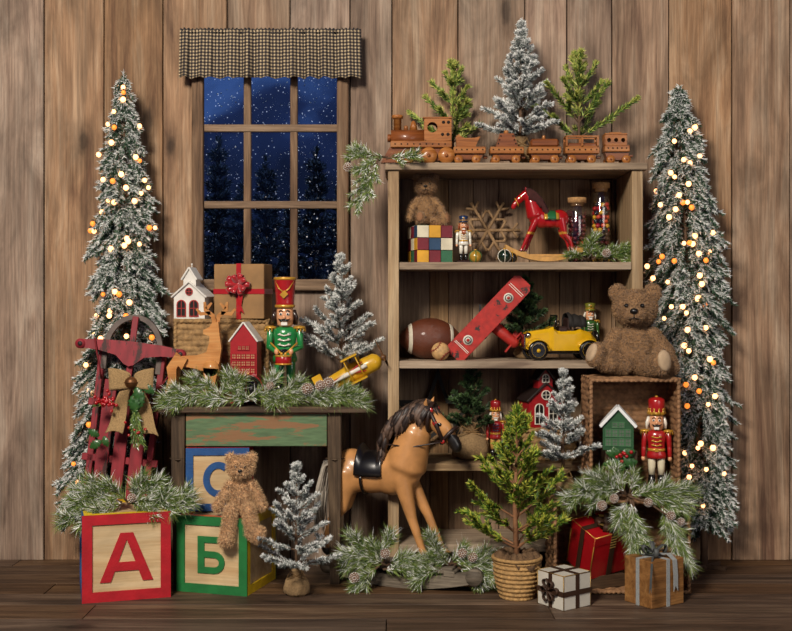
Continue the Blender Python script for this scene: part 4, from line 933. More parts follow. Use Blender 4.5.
# ================================================================ little houses
def house(name, label, loc, u, W, H, Dp, body, roof, rz, wins, tower=None, roof_t=2.2, over=3, wall_top=.62, pane=None, wf=None):
    """px units; wins: (x,z,w,h,arched)"""
    t = thing(name, label, 'lantern house', loc, rz); pane = pane or M('house_pane_dark', '#14100e', .4); wf = wf or MATS.get('toy_white')
    def shell(w, h0, h1, d, cx, cy, z, prt):
        m = MB(u); m.prism([(cx-w/2, z), (cx+w/2, z), (cx+w/2, z+h0), (cx, z+h1), (cx-w/2, z+h0)], cy-d/2, cy+d/2); m.build(prt, body, t)
        for s in (-1, 1):
            m = MB(u); ang = math.atan2(h1-h0, w/2); L = math.hypot(h1-h0, w/2)+over
            mx = cx+s*(L/2)*math.cos(ang); mz = z+h1-(L/2)*math.sin(ang)+roof_t*.6
            m.box((mx, cy, mz), (L, d+over*1.6, roof_t), ry=s*ang, bev=.3); m.build('roof_panel', roof, t)
    shell(W, H*wall_top, H, Dp, 0, 0, 0, 'walls')
    if tower:
        tw, tz, th = tower; shell(tw, th*.55, th, tw, 0, -Dp/2+tw/2+1 if Dp > tw else 0, tz, 'tower')
        m = MB(u); m.tube([(0, -Dp/2+tw/2+1, tz+th), (0, -Dp/2+tw/2+1, tz+th+3.4)], [.5, .4], 6); m.ball((0, -Dp/2+tw/2+1, tz+th+4.2), 1, 0, 8, 6); m.build('finial', roof, t)
    for wn_ in wins:
        x, z, w, h, ar = wn_[:5]; yy = -Dp/2-.5 if len(wn_) < 6 else wn_[5]
        def outl(e):
            if ar == 'round': return [(x+(w/2+e)*math.cos(i*PI/8), z+h/2+(w/2+e)*math.sin(i*PI/8)) for i in range(16)]
            if ar: return [(x-w/2-e, z-e), (x+w/2+e, z-e)]+[(x+(w/2+e)*math.cos(i*PI/8), z+h-w/2+(w/2+e)*math.sin(i*PI/8)) for i in range(9)]
            return [(x-w/2-e, z-e), (x+w/2+e, z-e), (x+w/2+e, z+h+e), (x-w/2-e, z+h+e)]
        m = MB(u); m.prism(outl(0), yy, yy+.45); f = m.build('window', pane, t)
        m = MB(u); m.ring(outl(.9), outl(0), yy-.6, yy+.4); m.box((x, yy-.2, z+h/2), (.6, .5, h)); m.box((x, yy-.2, z+h*.5), (w, .5, .6)); 
        m.build('window_frame', wf, f)
    return t
RW = M('lantern_white', '#d6d3cb', .5, var=.1, coat=.2); RRED = M('lantern_red', '#9a141c', .4, var=.12, coat=.3); RDK = M('roof_dark', '#221714', .5); SNR = M('roof_snow_white', '#e2e4e4', .8, var=.04)
REDP = M('window_trim_red', '#a02a24', .5)
house('church_lantern', 'small white church lantern with red windows on top of the seagrass box', at(193.5, -.13, .9675), U(-.13), 32, 36, 24, RW, RW, R(-10),
      [(-8, 3, 8, 15, 1), (5, 3, 8, 15, 1), (0, 24, 6, 6, 'round')], (13, 28, 22), wf=REDP, roof_t=1.6)
th_ = house('schoolhouse', 'red wooden schoolhouse with belfry and dark roof on the lower shelf box', at(541, -.18, .5565), U(-.18), 36, 43, 26, RRED, RDK, R(14),
      [(-7, 4, 8, 19, 1), (7.5, 4, 8, 19, 1), (0, 28, 8, 8, 'round'), (0, 45, 6, 7, 1, -12.6)], (15, 36, 22), roof_t=1.8, wf=MATS['toy_white'])
wins = [(x, z, 3.4, 4.2, 0) for z in (24, 31, 38, 45) for x in (-9.6, -4.8, 0, 4.8, 9.6)]+[(x, 54, 2.6, 3.2, 0) for x in (-4, 0, 4)]
house('house_lantern', 'tall narrow red house lantern with cut-out windows and white roof on the table', at(246, -.262, TZ), U(-.262), 27, 80, 18, RRED, RW, R(-8), wins, None, 1.6, 2.2, .78, wf=RRED, pane=M('pane_tan', '#a5835c', .5))
GH = M('lantern_green', '#1d4a28', .5, var=.15)
wins = [(x, z, 4.4, 6.4, 0) for z in (5, 14) for x in (-9.6, -3.2, 3.2, 9.6)]+[(x, 23, 4.4, 4.4, 0) for x in (-3.2, 3.2)]
house('house_lantern', 'green house lantern with snow-white roof inside the upper wicker crate', at(618, -.425, .347+42.2*U(-.425)), U(-.43), 30, 41, 20, GH, SNR, R(-10), wins, None, 3, 4, .60, wf=M('lantern_green_light', '#3d6a44', .5), pane=M('pane_grey', '#5b6358', .3))
# ================================================================ gifts
def gift(label, loc, u, d, paper, ribbon, rz, bow='loops', rx=0, ry=0, rw=4, edge=None, lid=0):
    t = thing('gift_box', label, 'gift box', loc, rz, rx=rx, ry=ry); w, dp, h = d
    m = MB(u); m.box((0, 0, h/2), d, bev=.6); m.build('box', paper, t)
    if lid: m = MB(u); m.box((0, 0, h-lid/2+.3), (w+1.2, dp+1.2, lid), bev=.5); m.build('lid', paper, t)
    e = .9 if lid else .35; m = MB(u)
    for s in (-1, 1):
        m.box((0, s*(dp/2+e), h/2), (rw, .5, h)); m.box((s*(w/2+e), 0, h/2), (.5, rw, h))
    m.box((0, 0, h+e), (rw, dp+2*e, .5)); m.box((0, 0, h+e+.1), (w+2*e, rw, .5)); m.build('ribbon', ribbon, t)
    if edge:
        m = MB(u)
        for sx in (-1, 1):
            for sy in (-1, 1): m.tube([(sx*w/2, sy*dp/2, 0), (sx*w/2, sy*dp/2, h)], .55, 5)
        for s in (-1, 1): m.tube([(-w/2, s*dp/2, h), (w/2, s*dp/2, h)], .55, 5); m.tube([(s*w/2, -dp/2, h), (s*w/2, dp/2, h)], .55, 5)
        m.build('edge_cord', edge, t)
    return t
def bow(t, u, c, mat, size, loops, rnd, n=None, flat=.28, tails=2, tilt=None, tw=2.2):
    c = Vector(c)
    for k in range(loops):
        m = MB(u); a = 2*PI*k/loops+rnd.uniform(-.1, .1); lay = k % 2; d = Vector((math.cos(a), math.sin(a)*.8 if not tilt else 0, (.25+.3*lay) if not tilt else math.sin(a))); sd = Vector((-d.y, d.x, 0)).normalized() if not tilt else Vector((0, 1, 0))
        L = size*(1-.15*lay); pts = []
        for i in range(13):
            f = i/12; r = L*math.sin(PI*f); up = Vector((0, 0, 1)) if not tilt else Vector((-d.z, 0, d.x)); pts.append(c+d*r+up*(math.sin(2*PI*f)*L*.26)+(Vector((0, -1, 0))*.6*lay*size*.2 if tilt else Vector()))
        g = sd*tw
        vs = []; 
        for p in pts: vs += [p-g, p+g]
        m.add(vs, [(2*i, 2*i+1, 2*i+3, 2*i+2) for i in range(12)], 0, True); o = m.build('bow_loop', mat, t); o.modifiers.new('t', 'SOLIDIFY').thickness = .0015
    m = MB(u); m.ball(c+Vector((0, -.6 if tilt else 0, .8)), (2.2, 2, 1.9), 0, 10, 8); m.build('bow_knot', mat, t)
def tail(t, u, pts, mat, hw=2.0, side=(1, 0, 0)):
    m = MB(u); g = Vector(side)*hw; vs = []
    for p in pts: vs += [Vector(p)-g, Vector(p)+g]
    n = len(pts); vs.append((Vector(pts[-1])+(Vector(pts[-2])-Vector(pts[-1]))*.35)); f = [(2*i, 2*i+1, 2*i+3, 2*i+2) for i in range(n-2)]; k = 2*(n-2)
    f += [(k, k+1, 2*n), (k, 2*n, k+2), (k+1, k+3, 2*n)]; m.add(vs, f, 0, False); m.build('ribbon_tail', mat, t).modifiers.new('t', 'SOLIDIFY').thickness = .0015
rnd = random.Random(4)
KR = M('kraft_paper', '#8d6a40', .7, var=.2, vs=12, bump=.2, bs=30); SATR = M('ribbon_red_satin', '#a3121c', .28, var=.1, sheen=.4, coat=.3)
g = gift('kraft paper gift with a shiny red ribbon bow on the seagrass box', at(246, -.15, .9675+27.2*U(-.14)), U(-.14), (52, 54, 26), KR, SATR, R(-12), rw=5, rx=R(90))
g.location.y = -.10
uu = U(-.14); bow(g, uu, (0, 7, 28), SATR, 13, 10, rnd, tw=2.6); tail(g, uu, [(0, 5, 29), (3, -4, 29), (1, -14, 28), (4, -22, 28)], SATR, 2.4)
REDG = M('gift_red_paper', '#9c1018', .35, var=.12, coat=.3); BRR = M('ribbon_brown_mesh', '#3a2415', .6, metal=.2); GOLDR = M('ribbon_gold', '#c7a45c', .3, metal=.6)
g = gift('red gift box with brown and gold bow inside the lower wicker crate', at(596, -.425, .0800), U(-.43), (46, 36, 48), REDG, BRR, R(28), rw=6, rx=R(21), ry=R(-7), edge=M('gold_cord', '#b98d3c', .4, metal=.5), lid=10)
bow(g, U(-.43), (0, -6, 50), BRR, 14, 6, rnd, tw=3.6)
for i in range(5): m = MB(U(-.43)); m.box((0, -18.8-.5, 45-i*3), (7, .4, 1.1)); m.build('gold_band', GOLDR, g)
for a, b, c in ((-9, -8, 55), (9, -9, 55), (-1, 2, 57)): m = MB(U(-.43)); m.box((a, b, c), (7, 3, 1), ry=.4*(-1 if a > 0 else 1), rz=a*.04); m.build('gold_ribbon', GOLDR, g)
wb = MB(U(-.43)); wb.box((0, 0, 6.4), (44, 34, 12.8), bev=.5); wb.T = Matrix()
o = wb.build('wooden_riser', wood('riser_wood', '#3a2a1c', '#4f3a28', '#654c36', 'X', 2), None, at(597, -.43, .012)); o.rotation_euler[2] = R(20); tag(o, 'dark wooden riser block under the red gift inside the lower crate', 'riser')
WPAP = M('gift_white_wood', '#c4bfb2', .6, var=.1, vs=20, bump=.2)
g = gift('white gift box with dark brown ribbon bow on the floor at front', at(564, -.655, 0), U(-.66), (37, 37, 34), WPAP, BRR, R(-40), rw=5, edge=M('gold_cord2', '#8f7038', .4, metal=.5))
g.rotation_euler[2] = R(-54)
m = MB(U(-.66))
for s in (-1, 1): m.box((0, s*19, 16), (38.6, .6, 5)); m.box((s*19, 0, 16), (.6, 38.6, 5))
m.build('ribbon', BRR, g)
bow(g, U(-.66), (0, -20.4, 17), BRR, 12, 6, rnd, tilt=True, tw=2.2)
OAKG = wood('gift_gold_wood', '#6b4520', '#98693a', '#b5854e', 'X', 3.5, .55, knots=False)
SILV = M('ribbon_silver_grey', '#8f9392', .5, var=.3, vs=300, sheen=.3); GREYR = M('ribbon_dark_grey', '#4c4f4e', .6)
g = gift('golden wood-look gift box with silver grey ribbon on the floor at front right', at(654, -.625, 0), U(-.63), (44, 38, 46), OAKG, SILV, R(32), rw=4.6)
uu = U(-.63); bow(g, uu, (0, 0, 48), GREYR, 17, 6, rnd, tw=2.2)
tail(g, uu, [(2, -3, 49), (6, -14, 50), (8, -20, 45), (8.6, -20.8, 30), (9, -20.6, 14)], SILV, 3.0); tail(g, uu, [(0, -2, 47), (-14, -12, 49), (-22, -19, 44), (-30, -26, 34), (-36, -31, 20)], GREYR, 1.4); tail(g, uu, [(2, 2, 47), (16, 4, 50), (24, 2, 42), (33, -4, 26)], GREYR, 1.6)
# ================================================================ red sled
sl = thing('wooden_sled', 'old red wooden sled with a burlap bow standing against the left flocked tree', 'sled', at(105.5, -.292, 0), 0)
u = U(-.26); SLR = chipped('sled_red_paint', '#86202a', '#3a1c18', .55, 16, stretch=(1, 1, .25)); STEEL = M('runner_bent_wood', '#5c5049', .6, var=.25)
sl.rotation_euler = (R(-3.0), R(6.2), 0)
def plank(m, a, b, wd, th, y=0, mi=0):
    a, b = Vector(a), Vector(b); d = b-a; L = d.length; m.box(((a.x+b.x)/2, y, (a.y+b.y)/2), (wd, th, L), ry=math.atan2(d.x, d.y), bev=.4, m=mi)
for x0, x1 in ((-20, -19), (0, -1), (20, 18)):
    m = MB(u); plank(m, (x0*.85, 52), (x1*.9, 196), 12.5, 3, -3); m.build('slat', SLR, sl)
for s in (-1, 1):
    m = MB(u); plank(m, (s*29.5, 86), (s*30.5, 232), 6, 9, 3); plank(m, (s*12, 0), (s*29.5, 90), 6, 9, 3); m.build('side_rail', SLR, sl)
for z in (60, 117, 172):
    m = MB(u); m.box((0, .5, z), (60 if z == 60 else 76, 4, 7), bev=.6); m.build('cross_slat', SLR, sl)
m = MB(u); n = 24
out = [(30*math.cos(PI*i/n), 226+37*math.sin(PI*i/n)) for i in range(n+1)]; inn = [(25*math.cos(PI*i/n), 226+32*math.sin(PI*i/n)) for i in range(n+1)]
m.ring(out+[(-30, 206), (30, 206)], inn+[(-25, 206), (25, 206)], -2, 4); m.build('bent_bow', STEEL, sl)
m = MB(u); plank(m, (0, 190), (0, 261), 6, 3, -5.2); m.build('centre_spine', SLR, sl)
m = MB(u)
bar = [(-50, 233), (-50, 225), (-30, 224), (-14, 221), (-5, 213), (0, 211), (5, 213), (14, 221), (30, 224), (50, 225), (50, 233), (30, 235), (0, 236), (-30, 235)]
m.prism(bar, -12, -7)
for s in (-1, 1): m.cyl((s*50, -13, 228.5), (s*50, -6, 228.5), 5, seg=14)
m.build('steering_bar', SLR, sl)
m = MB(u)
for s in (-1, 1): m.cyl((s*50, -13.6, 228.5), (s*50, -12.6, 228.5), 2.4, seg=10)
m.build('steering_bolt', M('steel_bolt', '#3b3431', .5, .5), sl)
for s in (-1, 1):
    m = MB(u); m.tube([(s*50, -14, 228), (s*46, -15, 214), (s*38, -15, 200), (s*30, -13, 188), (s*26, -8, 176)] if s > 0 else [(-36, -14, 236), (-32, -15, 222), (-27, -14, 206), (-26, -9, 196)], .9, 6); m.build('rope', M('rope_red', '#6e1018', .8), sl)
bw = thing('burlap_bow', 'burlap bow with a rusty bell, holly and red berries hanging on the red sled', 'bow', at(133, -.352, zr(382, -.352)), 0); u2 = U(-.345)*1.16
BURL = M('burlap_ribbon', '#a98a5e', .95, var=.3, vs=220, bump=.9, bs=700)
for s in (-1, 1):
    m = MB(u2)
    def fn(a, b, s=s):
        th = a*2*PI; r = 12.5; w = 4+5*math.sin(a*PI)**1.0
        return (s*(1+r*(1-math.cos(th))*.72+(b-.5)*1), -3-4*math.sin(th)*.8-math.sin(a*PI)*3, (b-.5)*2*w*1.15+3*math.sin(a*PI)+1.2*math.sin(b*9+a*5))
    m.grid(fn, 24, 8); m.build('bow_loop', BURL, bw).modifiers.new('t', 'SOLIDIFY').thickness = .002
    m = MB(u2)
    def fn2(a, b, s=s):
        w = 3.5+4.5*a; cut = 3.5*(1-abs(b-.5)*2)*(a > .99); return (s*(2+a*15+1.6*math.sin(a*5))+(b-.5)*2*w, -3-2.5*math.sin(a*6+b*2), -a*(40+(4 if s < 0 else 6))+cut)
    m.grid(fn2, 6, 26) if False else m.grid(lambda b, a: fn2(a, b), 8, 26); m.build('bow_tail', BURL, bw).modifiers.new('t', 'SOLIDIFY').thickness = .002
m = MB(u2); m.ball((0, -7, 0), (5.4, 5, 5), 0, 18, 12); m.tube([(5.5*math.cos(a), -7+5.1*math.sin(a), .2) for a in [i*PI/10 for i in range(21)]], .5, 5); m.build('jingle_bell', M('rusty_bell', '#6a4526', .45, .6, var=.4), bw)
rnd = random.Random(8)
def holly_leaves(t, u, spots, mat=None):
    for (x, yy, z, ang, L) in spots:
        m = MB(u); n = 10; c = Vector((x, yy, z)); d = Vector((math.cos(ang), 0, math.sin(ang))); s = Vector((-d.z, 0, d.x)); vs = []; 
        for i in range(n+1):
            f = i/n; w = L*.30*math.sin(PI*min(1, f*1.02+.01))**.7*(1.25 if i % 2 else .75); p = c+d*L*f+Vector((0, -2*math.sin(PI*f), 0)); vs += [p+s*w, p+Vector((0, .9, 0)), p-s*w]
        m.add(vs, [(3*i, 3*i+1, 3*i+4, 3*i+3) for i in range(n)]+[(3*i+1, 3*i+2, 3*i+5, 3*i+4) for i in range(n)], 0, True)
        m.build('holly_leaf', mat or M('holly_green', '#2e5527', .35, vs=60, coat=.2), t).modifiers.new('t', 'SOLIDIFY').thickness = .0012
def berries(t, u, c, n, sp, r, rnd, each=True):
    for i in range(n):
        m = MB(u); p = (c[0]+rnd.gauss(0, sp[0]), c[1]+rnd.uniform(-2, 2), c[2]+rnd.gauss(0, sp[1])); m.ball(p, r, 0, 8, 6); m.build('berry', BERRY, t)
holly_leaves(bw, u2, [(4, -8, -4, -1.1, 15), (8, -8, -8, -1.7, 16), (2, -8.5, -10, -1.4, 16), (10, -7, -2, -.6, 12), (-28, -4, -46, 2.6, 11), (-26, -4, -50, -2.6, 12), (-24, -4, -46, -1.2, 10)])
berries(bw, u2, (-22, -6, -17), 34, (5, 4), 1.6, rnd); berries(bw, u2, (2, -8, -42), 8, (4, 4), 1.3, rnd)
m = MB(u2); sg = [(Vector((2, -7, -10)), Vector((5+k*2.2-4, -8, -50-k*3 % 9))) for k in range(6)]+[(Vector((-14, -5, -16)), Vector((-32, -5, -20)))]
for a_, b_ in sg: m.tube([a_, b_], .5, 4)
m.tris(*needles(sg, 4, 4, .6, .6, .05)); m.build('greenery', NEED['pine'], bw)
# ================================================================ wooden reindeer
rd = thing('wooden_reindeer', 'honey-coloured cut-out wooden reindeer on the left end of the side table', 'figurine', at(198, -.30, TZ), 0); u = U(-.30)
HON = wood('honey_wood', '#a5672f', '#c9884a', '#dba566', 'X', 2.5, .4, knots=False, streak=.2, bump=.1, coat=.3)
m = MB(u); body = [(-22, 44), (-18, 50), (-4, 51), (8, 52), (12, 58), (12, 70), (8, 72), (9, 76), (14, 78), (16, 82), (22, 83), (22, 76), (24, 70), (26, 58), (24, 46), (22, 34), (16, 28), (4, 31), (-8, 36), (-16, 36), (-20, 30), (-24, 32)]
body = [(-16, 48), (0, 49), (9, 52), (12, 62), (12, 68), (6, 70), (6, 74), (12, 77), (15, 82), (21, 82), (22, 70), (24, 56), (22, 42), (19, 33), (12, 31), (0, 35), (-10, 37), (-18, 38)]
m.prism(body, -4.5, 4.5); m.build('body', HON, rd)
def curve_prism(m, pts, ws, y0, y1):
    L = []; Rr = []
    for i, p in enumerate(pts):
        a = Vector(pts[max(0, i-1)]); b = Vector(pts[min(len(pts)-1, i+1)]); d = (b-a).normalized(); n = Vector((-d.y, d.x)); q = Vector(p); L.append(tuple(q+n*ws[i])); Rr.append(tuple(q-n*ws[i]))
    for i in range(len(pts)-1): m.add([(L[i][0], y, L[i][1]) for y in (y0, y1)]+[(Rr[i][0], y, Rr[i][1]) for y in (y0, y1)]+[(L[i+1][0], y, L[i+1][1]) for y in (y0, y1)]+[(Rr[i+1][0], y, Rr[i+1][1]) for y in (y0, y1)], [(0, 2, 6, 4), (1, 5, 7, 3), (0, 4, 5, 1), (2, 3, 7, 6), (0, 1, 3, 2), (4, 6, 7, 5)])
for s in (-1, 1):
    m = MB(u); curve_prism(m, [(-12, 40), (-20, 44), (-25, 36), (-24, 26), (-28, 14), (-28, 0)], [6, 5.5, 5, 4, 3, 2.6], s*4.6, s*8.6); m.build('hind_leg', HON, rd)
    m = MB(u); m.lathe([(8, 0), (8, 4)], (14, s*4.6 if s > 0 else -8.6, 36), 20, axis=(0, 1, 0)); curve_prism(m, [(14, 36), (13, 20), (14, 0)], [7.5, 5, 3], s*4.6, s*8.6); m.build('front_leg', HON, rd)
    m = MB(u); y0_, y1_ = (.4, 3.4) if s > 0 else (-3.4, -.4); ox_ = 17 if s < 0 else 19
    curve_prism(m, [(ox_, 80), (ox_-8*-s*.2, 88), (ox_+s*9, 94), (ox_+s*10, 102)], [2, 2.2, 2, 1.2], y0_, y1_); curve_prism(m, [(ox_+s*4, 91), (ox_+s*14, 90), (ox_+s*18, 95)], [1.8, 1.8, 1], y0_, y1_); curve_prism(m, [(ox_+s*8, 95), (ox_+s*3, 101)], [1.8, 1], y0_, y1_); m.build('antler', HON, rd)
m = MB(u); curve_prism(m, [(-16, 44), (-22, 50), (-24, 46)], [2.5, 2, .8], -2, 2); m.build('tail', HON, rd)
# ================================================================ snowflake, ornaments
sf = thing('wooden_snowflake', 'natural twig snowflake leaning at the back of the top shelf', 'snowflake', at(490, -.105, 1.181+.003), 0, rx=R(-9)); u = U(-.12)
TWIG = wood('twig_snowflake_wood', '#6e543a', '#9a7a56', '#b3926c', 'Z', 3, .7, knots=False); c = Vector((-2, 0, 33.5))
for k in range(6):
    a = R(30)+k*PI/3 if False else k*PI/3; d = Vector((math.cos(a), 0, math.sin(a))); s = Vector((-d.z, 0, d.x)); m = MB(u)
    m.tube([c, c+d*33], 2.1, 6, flat=.8)
    for sg_ in (-1, 1):
        m.tube([c+d*13, c+d*13+(d*.5+s*sg_*.87)*11], 1.4, 6); m.tube([c+d*25, c+d*25+(d*.6+s*sg_*.8)*9], 1.4, 6)
        m.tube([c+d*13+(d*.5+s*sg_*.87)*11, c+(d*.87+s*sg_*.5)*18.5], 1.2, 6)
    m.build('arm', TWIG, sf)
def ornament(label, px, y, z, r, col, band, name='jingle_ornament'):
    u = U(y); t = thing(name, label, 'ornament', at(px, y, z), 0); m = MB(u); m.ball((0, 0, r), r, 0, 16, 12); m.build('ball', col, t)
    m = MB(u)
    for a in (0, PI/2): m.tube([(r*1.01*math.sin(q)*math.cos(a), r*1.01*math.sin(q)*math.sin(a), r+r*1.01*math.cos(q)) for q in [i*PI/8 for i in range(17)]], .5, 5)
    m.build('band', band, t); m = MB(u); m.cyl((0, 0, 2*r-.2), (0, 0, 2*r+1.6), 1.3, seg=8); m.build('cap', GOLD, t)
ornament('small mustard ornament with green bands at the foot of the snowflake', 475.5, -.25, 1.181, 6, M('orn_mustard', '#a9822c', .3, coat=.5), PGRN)
ornament('dark green glossy ornament left of the toy rocking horse', 504.5, -.265, 1.181, 6.5, M('orn_dark_green', '#15261a', .2, coat=.8), WHT)
ornament('dark ornament with gold bands just behind the glossy green one', 512, -.225, 1.181, 5.2, M('orn_black', '#1a1714', .25, coat=.6), GOLD)
ornament('black and red ornament in the pine garland before the red house lantern', 248, -.325, TZ, 15, M('orn_black', '#1a1714', .25, coat=.6), RRED)
# ================================================================ candy jars
GL = thin_glass('jar_glass', .10); CORK = M('cork', '#a57c4e', .9, var=.3, vs=120)
CC = [M('candy_red', '#a3181a', .4, var=.1), M('candy_black', '#1a1a1f', .35), M('candy_orange', '#c9481c', .4, var=.1), M('candy_yellow', '#d3a324', .4, var=.1), M('candy_brown', '#41251a', .4), M('candy_maroon', '#5a1518', .4)]
def jar(label, px, y, r, h, kinds, n, shape, seed, grp, cl):
    u = U(y); z0 = 1.181; t = thing('candy_jar', label, 'jar', at(px, y, z0), 0); m = MB(u); rnd = random.Random(seed)
    o_ = [(r*.9, 0), (r, 1), (r, h-5), (r*.78, h-2), (r*.8, h)]; i_ = [(r*.72, h), (r*.70, h-2), (r-.8, h-5.4), (r-.8, 1.4), (r*.8, .9)]
    prof = o_+i_; seg = 28; vs = [(q*math.cos(2*PI*k/seg), q*math.sin(2*PI*k/seg), z) for q, z in prof for k in range(seg)]; nn = len(prof)
    f = [(i*seg+k, i*seg+(k+1) % seg, (i+1)*seg+(k+1) % seg, (i+1)*seg+k) for i in range(nn-1) for k in range(seg)]+[tuple(range(seg))[::-1], tuple(range((nn-1)*seg, nn*seg))]
    m.add(vs, f, 0, True); m.build('glass', GL, t)
    m = MB(u); m.lathe([(r*.66, h-3), (r*.7, h+.2), (r*.92, h+.3), (r*.95, h+5), (r*.9, h+5.5)], seg=20); m.build('cork_lid', CORK, t)
    protos = {}
    cnt = 0; z = 3.0; i = 0
    while cnt < n and z < h-6:
        for k in range(9):
            if cnt >= n: break
            a = k*2*PI/7+i*.5 if k < 7 else k*PI; rr = (r-3.1) if k < 7 else 1.6; c = rnd.choice(kinds(z/h))
            if c not in protos:
                q = MB(u)
                if shape == 'gum': q.lathe([(1.2, -2), (2.2, -1.6), (2.3, 1), (1.5, 1.9)], seg=9)
                else: q.ball((0, 0, 0), (2.2, 2.0, 2.3), 0, 9, 6)
                o = q.build('candy', CC[c]); protos[c] = o
            else: o = protos[c].copy(); COL.objects.link(o)
            names = ['red', 'black', 'orange', 'yellow', 'brown', 'maroon']
            tag(o, cl % names[c], 'candy', grp)
            o.location = t.location+Vector((rr*math.cos(a)*u, rr*math.sin(a)*u, z*u)); o.rotation_euler = (rnd.uniform(-1, 1), rnd.uniform(-1, 1), rnd.uniform(0, 6)); cnt += 1
        z += 4.3; i += 1
jar('shorter cork-topped glass jar of dark candies on the top shelf', 577, -.18, 10, 60, lambda f: [5, 1, 0, 5] if f > .2 else [1, 5, 4], 96, 'ball', 3, 'candies in the shorter jar', '%s round candy inside the shorter cork-topped jar')
jar('taller cork-topped glass jar of colourful candies on the top shelf', 601, -.17, 9.4, 75, lambda f: [0, 1, 3, 0, 1] if f > .62 else [2, 0, 1, 3] if f > .4 else [4, 4, 5, 1] if f > .12 else [3, 4], 120, 'gum', 4, 'candies in the taller jar', '%s chunky candy inside the taller cork-topped jar')
y = -.275; u = U(y)
pine_bough('pine_bough', 'green pine sprig lying before the candy jars on the top shelf', at(592, y, 1.181+.004), u, [(-6, 2, -24, 6, 0, -1), (-4, 2, 4, 26, 0, 0), (2, 2, -8, 16), (0, 2, 18, 8), (14, 2, 42, 8), (10, 2, 34, 16), (20, 2, 44, 2)], 15, nl=10, dens=8, snow=.14, cones=[(13, -7, 8, 4)])
# ================================================================ football, baseball
fb = thing('football', 'brown leather football with white stripes on the middle shelf', 'ball', at(430, -.185, .813), 0); u = U(-.185)
fb.rotation_euler = (0, 0, R(6))
m = MB(u); n = 30; prof = [(.1+20.5*(math.cos((i/n-.5)*PI)**.8), -33+66*i/n) for i in range(n+1)]
vs = []; seg = 40
me_p = [(max(.1, 20.5*max(0, 1-abs((i/n-.5)*2)**2.1)**.85), -33+66*i/n) for i in range(n+1)]
for i, (r, z) in enumerate(me_p):
    for k in range(seg): a = 2*PI*k/seg; vs.append((z, r*math.cos(a), r*math.sin(a)+20.6))
f = [(i*seg+k, (i+1)*seg+k, (i+1)*seg+(k+1) % seg, i*seg+(k+1) % seg) for i in range(n) for k in range(seg)]
LEA = M('football_leather', '#5e2f1b', .45, var=.2, vs=18, bump=.5, bs=700, coat=.15); m.add(vs, f, 0, True); o = m.build('leather_body', LEA, fb)
for s in (-1, 1):
    m = MB(u); r_ = lambda x: 20.5*max(0, 1-abs(x/33)**2.1)**.85+.35
    m.grid(lambda a, b: (s*(19+3.5*b), r_(19+3.5*b)*math.cos(2*PI*a), 20.6+r_(19+3.5*b)*math.sin(2*PI*a)), 40, 4); m.build('white_stripe', M('stripe_white', '#c9c0ac', .6), fb).modifiers.new('t', 'SOLIDIFY').thickness = .0008
m = MB(u); m.T = Matrix.Translation((0, 0, 20.6)) @ Matrix.Rotation(R(-62), 4, 'X') @ Matrix.Translation((0, 0, -20.6)); m.tube([(x, -4, 20.6+math.sqrt(max(0, (r_(x)+.2)**2-16))) for x in range(-11, 12, 2)], .8, 5)
for x in range(-10, 11, 4): m.tube([(x, -8, 20.6+math.sqrt(r_(x)**2-58)), (x, -4, 20.8+math.sqrt(r_(x)**2-10)), (x, 0, 20.9+r_(x))], .7, 5)
m.build('laces', MATS['stripe_white'], fb)
bb = thing('baseball', 'scuffed old baseball in front of the football', 'ball', at(440.5, -.285, .813), 0); u = U(-.285)
m = MB(u); m.ball((0, 0, 9.2), 9.2, 0, 28, 18); m.build('leather_cover', M('baseball_leather', '#bd9663', .6, var=.3, vs=60, bump=.3), bb)
m = MB(u)
pts = []
for i in range(61):
    q = i/60*2*PI; b1 = .44; x = math.cos(q)*(1-.0)+b1*math.cos(3*q)*.6; yv = math.sin(q)-b1*math.sin(3*q)*.6; z = 1.1*math.sin(2*q); v = Vector((x, z, yv)).normalized()*9.3; pts.append(v+Vector((0, 0, 9.2)))
m.tube(pts, .45, 5)
for i in range(0, 60, 2):
    p = pts[i]-Vector((0, 0, 9.2)); d = (pts[i+1]-pts[i]).normalized(); s = p.normalized().cross(d); 
    m.tube([pts[i]-s*1.6-d*.5, pts[i]+p*.02, pts[i]+s*1.6-d*.5], .28, 4)
m.build('stitching', M('stitch_red', '#7a2018', .7), bb)
